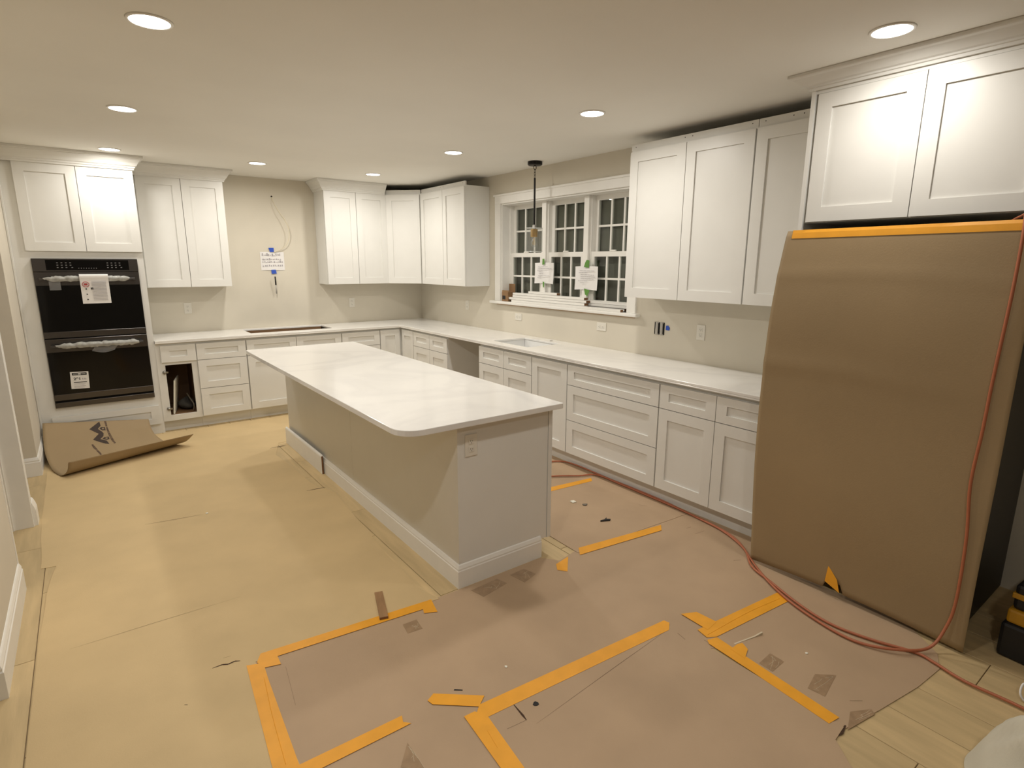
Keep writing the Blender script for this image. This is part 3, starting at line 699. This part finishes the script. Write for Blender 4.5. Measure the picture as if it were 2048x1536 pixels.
tape_bit('blue_tape', 'tape_blue', (-1.9, -.009, 1.548), 0, [(-.028, .022), (.02, .024), (.03, -.02), (-.026, -.024)], 'blue tape square below the hood wall note')
tag(MB().tube(catmull([(-1.859, .0, 2.375), (-1.845, -.03, 2.30), (-1.80, -.05, 2.21), (-1.745, -.06, 2.12), (-1.712, -.055, 2.02), (-1.715, -.05, 1.93), (-1.75, -.04, 1.85), (-1.81, -.025, 1.80), (-1.885, -.012, 1.768)]), .0045, 8).build('hood_cable', 'cable_white', None, smooth=True), 'pale electrical cable looping out of a hole in the hood wall', 'cable')
tag(MB().lathe([(.010, 0), (.010, .002)], seg=12).build('wall_hole', 'dark_void', None), 'small dark cable hole high in the hood wall', 'hole')
wh = bpy.data.objects['wall_hole']; wh.rotation_euler = (R(90), 0, 0); wh.location = (-1.859, 0.0005, 2.38)
t = thing('marker_pen', 'dark marker pen stuck upright on the hood wall', 'pen', (-1.896, -.030, 1.30)); t.rotation_euler = (R(6), R(-2), 0)
MB().tube([(0, 0, .10), (0, 0, .195)], .008, 10).build('cap', 'ink_black', t, smooth=True); MB().tube([(0, 0, .0), (0, 0, .10)], .0075, 10).build('barrel', 'jbox_grey', t, smooth=True)

# ------------------------------------------------------------------ refrigerator and its hanging board
t = thing('refrigerator', 'dark refrigerator hidden behind a hanging brown board', 'refrigerator', (-.05, -5.90, 0))
part('cabinet_shell', 'fridge_side', t, (-.62, 0, -.475, .452, .03, 1.77)); part('door', 'fridge_door', t, (-.705, -.63, -.475, .452, .06, 1.77), bevel=.006); part('foot', 'black_plastic', t, (-.62, -.55, -.44, -.38, 0, .03)); part('foot', 'black_plastic', t, (-.62, -.55, .38, .44, 0, .03))
PL = [(1.822, -.778), (1.80, -.787), (1.58, -.818), (1.353, -.838), (1.065, -.842), (.733, -.836), (.386, -.832), (.2, -.828), (.02, -.822)]
PR = [(1.83, -.775), (1.80, -.785), (1.58, -.80), (1.353, -.808), (1.065, -.812), (.733, -.815), (.386, -.82), (.2, -.822), (.02, -.825)]
def prof_at(P, z):
    for (z0, x0), (z1, x1) in zip(P[:-1], P[1:]):
        if z1 <= z <= z0: u = (z-z0)/(z1-z0); return x0+(x1-x0)*u
    return P[0][1] if z > P[0][0] else P[-1][1]
def smooth_prof(P): return [(q.x, q.y) for q in catmull([(a, b, 0) for a, b in P], 6)]
PL, PR = smooth_prof(PL), smooth_prof(PR)
def board(u, v):
    y = -5.435-.992*u
    zb = .014 + .022*math.sin(math.pi*u) + (.045 if .40 < u < .50 else 0)
    zt = 1.822+.006*u; z = zb+(zt-zb)*v
    x = prof_at(PL, z)*(1-u)+prof_at(PR, z)*u
    y += (1-u)*.028*math.sin(max(0, min(1, (1.82-z)/1.8))*math.pi)
    # soft horizontal creases
    x += -.0045*math.exp(-((z-1.60-.02*math.sin(4*u))/.025)**2)*(1-u*.6) - .005*math.exp(-((z-1.15-.01*math.sin(6*u))/.04)**2)*(1-u) + .003*math.sin(7*z+2*u)
    return (x, y, z)
o = MB().grid(board, 60, 60).build('hanging_board', 'board_brown', None, smooth=True, solid=.003)
tag(o, 'large brown protective board hanging over the refrigerator front', 'board')
m = MB().grid(lambda u, v: (board(u*.97+.03, .975+.0255*v)[0]-.0015, -5.435-.992*(u*.97+.03), 1.785+.041*v+.005*u), 40, 3)
tag(m.build('orange_tape', 'tape_orange', None, solid=.001), 'long orange tape strip along the top of the hanging board', 'tape')
p0 = board(.45, .06)
o = MB().prism_ax([(-.035, .0), (-.03, .085), (.02, .03), (.04, -.03)], -.002, 0, lambda u, v, a: (u, a, v)).build('orange_tape', 'tape_orange', None); o.location = (p0[0]-.006, -5.878, .075); o.rotation_euler = (R(-6), 0, R(-90)); tag(o, 'torn orange tape flap at the bottom of the hanging board', 'tape')

# ------------------------------------------------------------------ floor protection sheets
def sheet(name, poly, z, material, label, th=.0016, jig=.006, seed=0):
    rnd = random.Random(seed); out = []
    for i, p in enumerate(poly):
        q = poly[(i+1) % len(poly)]; n = max(1, int(math.dist(p, q)/.16))
        for k in range(n):
            u = k/n; out.append((p[0]+(q[0]-p[0])*u+(rnd.uniform(-jig, jig) if k else 0), p[1]+(q[1]-p[1])*u+(rnd.uniform(-jig, jig) if k else 0)))
    o = MB().prism(out, z, z+th).build(name, material, None); return tag(o, label, 'paper sheet', 'floor protection sheets')
shB = sheet('floor_paper', [(-4.105, -.67), (-4.095, -1.30), (-4.089, -2.39), (-4.06, -3.165), (-3.98, -3.18), (-2.45, -3.02), (-2.47, -2.77), (-2.482, -2.36), (-2.508, -1.95), (-2.40, -1.62), (-1.5, -1.55), (-.95, -1.3), (-.95, -.64)], .0002, 'paper_tan', 'tan floor paper in front of the ovens and far cabinets', seed=1, jig=.004)
shA = sheet('floor_paper', [(-3.965, -2.885), (-4.024, -3.50), (-4.036, -4.0), (-4.036, -4.75), (-4.05, -7.4), (-3.305, -7.4), (-3.295, -4.655), (-2.44, -4.712), (-2.485, -4.543), (-2.468, -4.38), (-2.466, -4.138), (-2.426, -3.742), (-2.406, -3.341), (-2.385, -3.08), (-2.43, -2.93)], .002, 'paper_tan', 'long tan floor paper filling the left foreground', seed=2, jig=.005)
shC = sheet('floor_paper', [(-3.32, -4.64), (-2.50, -4.69), (-2.40, -4.700), (-1.77, -4.700), (-1.70, -4.79), (-1.55, -4.76), (-.556, -4.80), (-.556, -5.42), (-.76, -5.46), (-.76, -5.80), (-1.62, -5.80), (-1.74, -5.66), (-2.69, -5.56), (-2.93, -5.38), (-3.32, -5.38)], .0002, 'paper_brown', 'grey brown floor paper just in front of the island end', seed=3, jig=.0015)
shE = sheet('floor_paper', [(-1.545, -3.97), (-.575, -4.0), (-.575, -4.84), (-1.557, -4.79)], .002, 'paper_brown', 'brown floor paper in the aisle right of the island', seed=4, jig=.004)
shF = sheet('floor_paper', [(-1.55, -1.6), (-.56, -1.6), (-.56, -4.03), (-1.54, -4.02)], .0002, 'paper_brown', 'brown floor paper in the far aisle behind the island', seed=5)
shG = sheet('floor_paper', [(-1.64, -5.70), (-.765, -5.715), (-.765, -6.20), (-.90, -6.36), (-1.008, -6.40), (-1.2, -6.385), (-1.45, -6.345), (-1.66, -6.305)], .002, 'paper_brown', 'brown floor paper in front of the refrigerator board', seed=6, jig=.003)
shH = sheet('floor_paper', [(-2.715, -5.475), (-1.67, -5.545), (-1.655, -6.30), (-1.738, -6.308), (-1.81, -6.39), (-1.85, -6.6), (-1.95, -7.4), (-2.74, -7.4)], .0038, 'paper_brown', 'brown floor paper in the bottom centre foreground', seed=7, jig=.003)
shI = sheet('floor_paper', [(-3.305, -5.325), (-2.93, -5.325), (-2.71, -5.475), (-2.735, -7.4), (-3.305, -7.4)], .002, 'paper_brown', 'narrow brown floor paper between two orange tape lines at bottom', seed=8, jig=.003)
# tears and slits in the sheets
def slit(parent, pts, w=.004, z=.0042):
    m = MB(); P = [Vector((a, b, 0)) for a, b in pts]
    for i in range(len(P)-1):
        d = (P[i+1]-P[i]); n = Vector((-d.y, d.x, 0)).normalized(); wa = w*(.3 if i == 0 else 1); wb = w*(.3 if i == len(P)-2 else 1)
        a, b, c, e = P[i]+n*wa/2, P[i]-n*wa/2, P[i+1]-n*wb/2, P[i+1]+n*wb/2; k = len(m.v)
        m.v += [(q.x, q.y, z) for q in (a, b, c, e)]; m.f.append((k, k+1, k+2, k+3))
    return m.build('tear', 'paper_edge_dark', parent)
slit(shA, [(-3.448, -4.591), (-3.41, -4.592), (-3.39, -4.604), (-3.364, -4.600), (-3.345, -4.612)], .007); slit(shA, [(-3.40, -4.55), (-3.37, -4.555)], .003)
slit(shA, [(-3.553, -2.872+.0), (-3.40, -2.90), (-3.23, -2.925)], .0035); slit(shA, [(-3.924, -4.092), (-3.627, -4.094), (-3.242, -4.103)], .0012)
slit(shA, [(-2.547, -2.93), (-2.47, -2.935), (-2.41, -2.945)], .010); slit(shB, [(-2.503, -1.737), (-2.43, -1.733), (-2.365, -1.731)], .012, .0022); slit(shA, [(-3.57, -4.748), (-3.56, -4.755)], .006)
slit(shH, [(-2.56, -5.49), (-2.565, -5.56), (-2.568, -5.585)], .009, .0058); slit(shH, [(-2.565, -5.585), (-2.65, -5.575)], .003, .0058); slit(shH, [(-2.55, -5.62), (-2.1, -5.585), (-1.75, -5.56)], .0015, .0058); slit(shH, [(-1.70, -5.60), (-1.71, -5.65)], .005, .0058)
slit(shH, [(-1.80, -6.45), (-1.86, -6.44), (-1.9, -6.46)], .006, .0058); slit(shC, [(-3.20, -4.76), (-3.23, -5.0)], .002, .0022); slit(shG, [(-1.50, -6.255), (-1.46, -6.285)], .004, .004); slit(shG, [(-1.64, -6.30), (-1.69, -6.305), (-1.72, -6.30)], .016, .0042)
slit(shE, [(-.75, -4.55), (-.72, -4.60)], .004, .004); slit(shC, [(-.78, -4.97), (-.74, -4.975)], .005, .0022); slit(shC, [(-.80, -5.05), (-.72, -5.06)], .004, .0022); slit(shC, [(-.9, -5.38), (-.86, -5.40)], .006, .0022)
# white torn lip beside tape corner
o = MB().prism_ax([(0, 0), (.12, .003), (.17, .012), (.168, .0)], 0, .007, lambda u, v, a: (-1.555+u*.95, -5.80+a-u*.22, .004+v)).build('torn_lip', 'torn_paper', shG)
# packing tape patches
def patch(poly, z, label):
    o = MB().prism(poly, z, z+.0004).build('packing_tape', 'tape_clear_brown', None); rp = random.Random(int(abs(poly[0][0])*1000)); c_ = MB(); cx = sum(p[0] for p in poly)/len(poly); cy = sum(p[1] for p in poly)/len(poly)
    for _ in range(4):
        p, q = [[sum(w*v_[k] for w, v_ in zip(ws, poly))/sum(ws) for k in (0, 1)] for ws in ([rp.random()**3+.02 for _ in poly], [rp.random()**3+.02 for _ in poly])]; a = (p[0], p[1], z+.0006); b = (q[0], q[1], z+.0006)
        if abs(a[0]-b[0])+abs(a[1]-b[1]) > .01: c_.tube([a, ((a[0]+b[0])/2+.004, (a[1]+b[1])/2-.003, z+.0008), b], .0006, 5)
    if c_.v: c_.build('crease', 'torn_paper', o)
    return tag(o, label, 'tape', 'brown packing tape patches on the floor paper')
patch([(-2.681, -4.793), (-2.611, -4.797), (-2.62, -4.874), (-2.692, -4.866)], .0022, 'small square packing tape patch near the wooden shim')
patch([(-1.487, -5.925), (-1.49, -5.989), (-1.588, -5.992), (-1.585, -5.931)], .0040, 'packing tape patch touching the long orange tape by the refrigerator')
patch([(-1.46, -6.104), (-1.396, -6.159), (-1.555, -6.188), (-1.565, -6.125)], .0040, 'wrinkled packing tape patch between orange tape and refrigerator')
patch([(-1.557, -6.281), (-1.479, -6.323), (-1.494, -6.342), (-1.657, -6.314)], .0040, 'packing tape patch on the sheet edge by the bare tiles')
patch([(-2.966, -5.413), (-2.966, -5.56), (-3.03, -5.49)], .0040, 'torn packing tape patch at the bottom edge of the picture')
patch([(-2.27, -4.745), (-2.10, -4.735), (-2.08, -4.80), (-2.25, -4.83)], .0022, 'dark packing tape patch right in front of island baseboard')
patch([(-2.02, -4.745), (-1.92, -4.74), (-1.90, -4.82), (-2.0, -4.85)], .0022, 'dark packing tape patch near the right end of island baseboard')
# orange floor tape
def otape(polys, z, label, wrinkle=None):
    m = MB()
    for p in (polys if isinstance(polys[0][0], tuple) else [polys]): m.prism(p, z, z+.0007)
    o = m.build('orange_tape', 'tape_orange', None); tag(o, label, 'tape', 'orange tape strips on the floor')
    if wrinkle:
        w_ = MB().tube(catmull([(a, b, z+.0008) for a, b in wrinkle], 4), .0012, 6).build('wrinkle', 'tape_orange', o)
    return o
otape([[(-3.265, -4.615), (-2.477, -4.696), (-2.502, -4.805), (-2.56, -4.777), (-2.549, -4.745), (-3.21, -4.675), (-3.212, -4.735), (-3.272, -4.717), (-3.291, -4.665)]], .0042, 'orange tape running from the paper corner toward the island corner')
otape([(-3.331, -4.66), (-3.27, -4.685), (-3.278, -4.80), (-3.30, -5.3), (-3.33, -7.0), (-3.39, -7.0), (-3.374, -5.23)], .0050, 'long orange tape running down the left side to the bottom edge', [(-3.29, -4.78), (-3.315, -5.0), (-3.335, -5.25)])
otape([(-2.928, -5.292), (-2.938, -5.322), (-2.916, -5.345), (-3.24, -5.338), (-3.31, -5.335), (-3.305, -5.28)], .0058, 'orange tape rising from the bottom edge toward the right, left of centre')
otape([(-2.779, -5.263), (-2.624, -5.391), (-2.672, -5.425), (-2.809, -5.31), (-2.815, -5.282)], .0046, 'short loose orange tape piece beside the bottom tape corner')
otape([(-2.666, -5.419), (-1.675, -5.503), (-1.668, -5.53), (-1.713, -5.563), (-2.676, -5.488), (-2.70, -5.45)], .0058, 'longest orange tape crossing the centre of the foreground')
otape([(-2.745, -5.434), (-2.70, -5.437), (-2.672, -5.475), (-2.70, -5.75), (-2.72, -7.0), (-2.785, -7.0), (-2.763, -5.69)], .0066, 'orange tape leaving the bottom edge from the centre tape corner', [(-2.712, -5.54), (-2.725, -5.62)])
otape([(-1.605, -5.640), (-1.016, -5.70), (-1.03, -5.775), (-1.579, -5.722), (-1.618, -5.699)], .0052, 'orange tape pointing under the cords toward the refrigerator', [(-1.60, -5.69), (-1.3, -5.705), (-1.06, -5.735)])
otape([(-1.567, -5.52), (-1.493, -5.555), (-1.483, -5.658), (-1.569, -5.669)], .0060, 'short slanted orange tape stub at the right tape corner')
otape([(-1.633, -5.71), (-1.581, -5.726), (-1.60, -5.95), (-1.623, -6.27), (-1.683, -6.261), (-1.66, -5.95), (-1.649, -5.731)], .0060, 'orange tape running from the right tape corner to the bare tiles')
otape([(-1.605, -5.809), (-1.55, -5.808), (-1.526, -5.818), (-1.545, -5.855), (-1.61, -5.88)], .0068, 'small orange tape scrap stuck on the tape by the torn paper')
otape([(-1.516, -4.75), (-.876, -4.845), (-.935, -4.897), (-1.566, -4.815)], .0042, 'orange tape across the aisle right of the island corner')
otape([(-1.15, -3.93), (-.662, -3.989), (-.70, -4.039), (-1.2, -3.995)], .0042, 'farthest orange tape partly hidden behind the island')
otape([(-1.745, -4.81), (-1.633, -4.787), (-1.745, -4.905), (-1.78, -4.86)], .0030, 'small triangular orange tape piece by the island corner')

# ------------------------------------------------------------------ curled board with printed mark
Lp = catmull([(-4.118, -.667, .255), (-4.118, -.85, .163), (-4.108, -1.05, .085), (-4.068, -1.3, .020), (-4.010, -1.49, .003), (-3.962, -1.56, .045), (-3.943, -1.585, .125)], 6)
Rp = catmull([(-3.334, -.667, .165), (-3.329, -.76, .105), (-3.312, -.9, .065), (-3.255, -1.02, .02), (-3.177, -1.10, .003), (-3.10, -1.19, .035), (-3.038, -1.24, .105)], 6)
def curl(s, v):
    f = v*(len(Lp)-1); i = min(int(f), len(Lp)-2); u = f-i
    a = Lp[i].lerp(Lp[i+1], u); b = Rp[i].lerp(Rp[i+1], u); q = a.lerp(b, s)
    return Vector((q.x, q.y, q.z+.006))
o = MB().grid(lambda s, v: curl(s, v), 30, 48).build('curled_board', 'board_brown', None, smooth=True, solid=.003)
tag(o, 'curled brown protection board with dark printed mark in front of oven', 'board')
def inside(p, poly):
    x, y = p; c = False
    for i in range(len(poly)):
        (x0, y0), (x1, y1) = poly[i-1], poly[i]
        if (y0 > y) != (y1 > y) and x < (x1-x0)*(y-y0)/(y1-y0)+x0: c = not c
    return c
def on_curl(polys, name, material, holes=(), lift=.0008, skip=None, ds=.0022, dv=.0035):
    "flat print: fine cells of the board surface lying inside the outlines"
    m = MB(); idx = {}
    S_ = [p[0] for q in polys for p in q]; V_ = [p[1] for q in polys for p in q]
    def vert(i, j):
        if (i, j) not in idx:
            sv = (min(S_)+i*ds, max(0, min(V_)+j*dv)); q = curl(*sv); n = (curl(sv[0]+.01, sv[1])-q).cross(curl(sv[0], sv[1]+.01)-q).normalized()
            if n.z < 0: n = -n
            idx[(i, j)] = len(m.v); m.v.append(tuple(q+n*lift))
        return idx[(i, j)]
    for i in range(int((max(S_)-min(S_))/ds)+1):
        for j in range(int((max(V_)-min(V_))/dv)+1):
            c = (min(S_)+(i+.5)*ds, min(V_)+(j+.5)*dv)
            if any(inside(c, q) for q in polys) and not any(inside(c, h) for h in holes) and not (skip and skip(i, j)):
                m.f.append((vert(i, j), vert(i+1, j), vert(i+1, j+1), vert(i, j+1)))
    return m.build(name, material, o, recalc=False)
MARK = [(.512, .008), (.518, .07), (.488, .112), (.522, .160), (.532, .185), (.524, .228), (.490, .268), (.540, .303), (.548, .36), (.515, .345), (.423, .262), (.487, .185), (.41, .108)]
H1 = [(.490, .112), (.516, .080), (.562, .088), (.562, .152), (.526, .152)]; H2 = [(.496, .268), (.528, .235), (.574, .238), (.574, .296), (.538, .300)]
on_curl([MARK], 'printed_mark', 'logo_ink')
on_curl([[(.502, .112), (.518, .092), (.558, .096), (.558, .143), (.526, .142)], [(.508, .268), (.532, .244), (.570, .246), (.570, .288), (.540, .292)]], 'printed_houses', 'logo_ink', [[(.526, .106), (.545, .108), (.545, .124), (.526, .124)], [(.538, .258), (.556, .258), (.556, .274), (.538, .274)]])
rl_ = random.Random(11); gaps = {j for j in range(0, 200) if rl_.random() < .22}
on_curl([[(.556, .008), (.578, .008), (.582, .11), (.592, .195), (.602, .262), (.607, .362), (.588, .365), (.580, .29), (.571, .2), (.566, .108)]], 'printed_lettering', 'logo_ink_light', skip=lambda i, j: j in gaps and i % 3 != 0)
on_curl([[(.395, .325), (.41, .325), (.42, .375), (.426, .45), (.422, .505), (.40, .505), (.41, .465), (.405, .408), (.395, .372)]], 'printed_lettering', 'logo_ink_light', skip=lambda i, j: j in gaps and i % 2 == 0)

# ------------------------------------------------------------------ cords
def cord(pts, label, r=.0062):
    rnd = random.Random(len(pts)); o = MB().tube(catmull(pts, 6), r, 8).build('extension_cord', 'cord_orange', None, smooth=True); return tag(o, label, 'cord', 'orange extension cords')
zf = .0125
cord([(x, y, zf) for x, y in ((-.90, -3.62), (-.72, -3.53), (-.60, -3.592), (-.572, -3.709), (-.570, -3.881), (-.575, -4.10), (-.570, -4.32), (-.575, -4.639), (-.612, -4.947), (-.645, -5.148), (-.745, -5.349), (-.89, -5.484), (-.955, -5.624), (-1.041, -5.832), (-1.075, -5.994), (-1.045, -6.152), (-.985, -6.304), (-.995, -6.379), (-1.025, -6.493), (-1.02, -6.675), (-1.05, -7.0))], 'orange extension cord lying on the floor to the right edge')
cord([(x, y, zf+.001) for x, y in ((-1.0, -3.76), (-.862, -3.817), (-.718, -3.915), (-.595, -3.985), (-.588, -4.22), (-.59, -4.444), (-.60, -4.816), (-.628, -5.10), (-.70, -5.29), (-.90, -5.53), (-1.039, -5.754), (-1.110, -5.98), (-1.112, -6.132))] + [(-1.04, -6.262, zf+.012), (-.93, -6.335, .03), (-.865, -6.365, .12), (-.845, -6.378, .25), (-.838, -6.372, .53), (-.836, -6.352, .77), (-.832, -6.358, 1.0), (-.828, -6.36, 1.21), (-.82, -6.368, 1.58), (-.80, -6.362, 1.82), (-.72, -6.33, 1.845), (-.5, -6.2, 1.80), (-.3, -6.1, 1.79)], 'orange extension cord hanging down the right side of the board')

# ------------------------------------------------------------------ bits on the floor
t = thing('wood_shim', 'small wooden shim lying across the orange tape', 'wood shim', (-2.70, -4.595, .0052)); t.rotation_euler = (0, 0, R(-17.5))
MB().prism_ax([(0, 0), (0, .012), (.235, .004), (.235, 0)], -.02, .02, lambda u, v, a: (a, u-.117, v)).build('shim_body', 'shim_wood', t)
part('dark_end', 'wood_cut', t, (-.019, .019, -.1185, -.117, .001, .011))
def chip(name, mt, pts, h, label, z=.004, cat='debris'):
    return tag(MB().prism(pts, z, z+h).build(name, mt, None, bevel=.001), label, cat)
def blob(c, r, n, seed, sx=1):
    rnd = random.Random(seed); return [(c[0]+r*sx*math.cos(6.283*i/n)*rnd.uniform(.6, 1.2), c[1]+r*math.sin(6.283*i/n)*rnd.uniform(.6, 1.2)) for i in range(n)]
chip('paint_chip', 'chip_white', blob((-1.09, -4.245), .024, 8, 1), .006, 'white chip on the floor paper right of the island'); chip('grey_chip', 'chip_grey', blob((-1.057, -4.33), .019, 6, 2), .006, 'grey chip on the floor paper beside the white chip')
chip('dark_clip', 'ink_black', [(-1.16, -4.58), (-1.10, -4.61), (-1.085, -4.60), (-1.105, -4.585), (-1.09, -4.565), (-1.12, -4.58), (-1.155, -4.575)], .008, 'small dark clip on the floor between island and drawers')
chip('paint_chip', 'chip_white', blob((-3.205, -2.925), .012, 6, 3), .004, 'tiny white chip on the tan floor paper left of the island', .004)
chip('paint_chip', 'chip_white', blob((-1.36, -6.02), .008, 6, 4), .003, 'tiny white chip on the floor paper near the refrigerator', .004)
chip('paint_chip', 'chip_white', blob((-2.46, -5.31), .007, 6, 5), .003, 'tiny white speck above the centre orange tape', .0022)
chip('dark_splinter', 'ink_black', [(-2.70, -5.29), (-2.675, -5.312), (-2.677, -5.316), (-2.705, -5.294)], .002, 'tiny dark splinter above the loose orange tape piece', .0022)
chip('dark_ring', 'ink_black', blob((-2.49, -5.545), .013, 7, 9), .002, 'small dark torn spot right of the bottom tape corner', .0056)

# ------------------------------------------------------------------ tools right of the refrigerator
t = thing('tool_case', 'black and yellow tool case in the dark beside the refrigerator', 'tool case', (-.50, -6.63, 0), R(-4))
part('lower_shell', 'tool_black', t, (-.20, .25, -.22, .11, .0, .16), bevel=.015); part('lid', 'tool_yellow', t, (-.19, .24, -.21, .10, .16, .225), bevel=.012); part('upper_shell', 'tool_black', t, (-.18, .23, -.20, .09, .225, .34), bevel=.015)
part('latch', 'tool_yellow', t, (-.215, -.195, -.06, .02, .10, .20), bevel=.004); part('yellow_band', 'tool_yellow', t, (-.185, .235, -.205, .095, .275, .30), bevel=.004)
MB().tube(catmull([(-.10, -.2, .34), (-.08, -.2, .40), (.12, -.2, .40), (.14, -.2, .34)], 6), .012, 8).build('carry_handle', 'tool_black', t, smooth=True)
t = thing('yellow_tool', 'yellow tool with curved white wire on the floor beside the case', 'tool', (-.865, -6.685, 0), R(10))
part('housing', 'tool_yellow', t, (-.05, .12, -.16, .01, .02, .055), bevel=.006); part('foot', 'tool_black', t, (-.04, .11, -.15, 0, 0, .02)); MB().tube(catmull([(-.04, .02, .05), (-.06, .05, .06), (-.085, .055, .03), (-.09, .04, .006)], 6), .004, 8).build('wire_hook', 'label_white', t, smooth=True)
# white drop cloth heap
def cloth(u, v):
    a = 6.2832*u; rad = .01+v
    z = .58*(1-v**1.7)+.0
    f = .05*math.sin(7*a+4*v)*v + .06*math.sin(3*a+1+5*v)*v
    return (-1.5+(rad+f)*math.cos(a)*.47, -7.1+(rad+f)*math.sin(a)*.49, max(.004, z+(1-v**4)*(.045*math.sin(30*(rad*math.cos(a)*.8-rad*math.sin(a)*.35)+2*v)+.022*math.sin(64*(rad*math.cos(a)*.6-rad*math.sin(a)*.5)))+.03*math.sin(9*a+7*v)*(v*(1-v)*4)))
o = MB().grid(cloth, 160, 40).build('drop_cloth', 'cloth', None, smooth=True); tag(o, 'crumpled off white cloth heap at the bottom right corner', 'cloth')
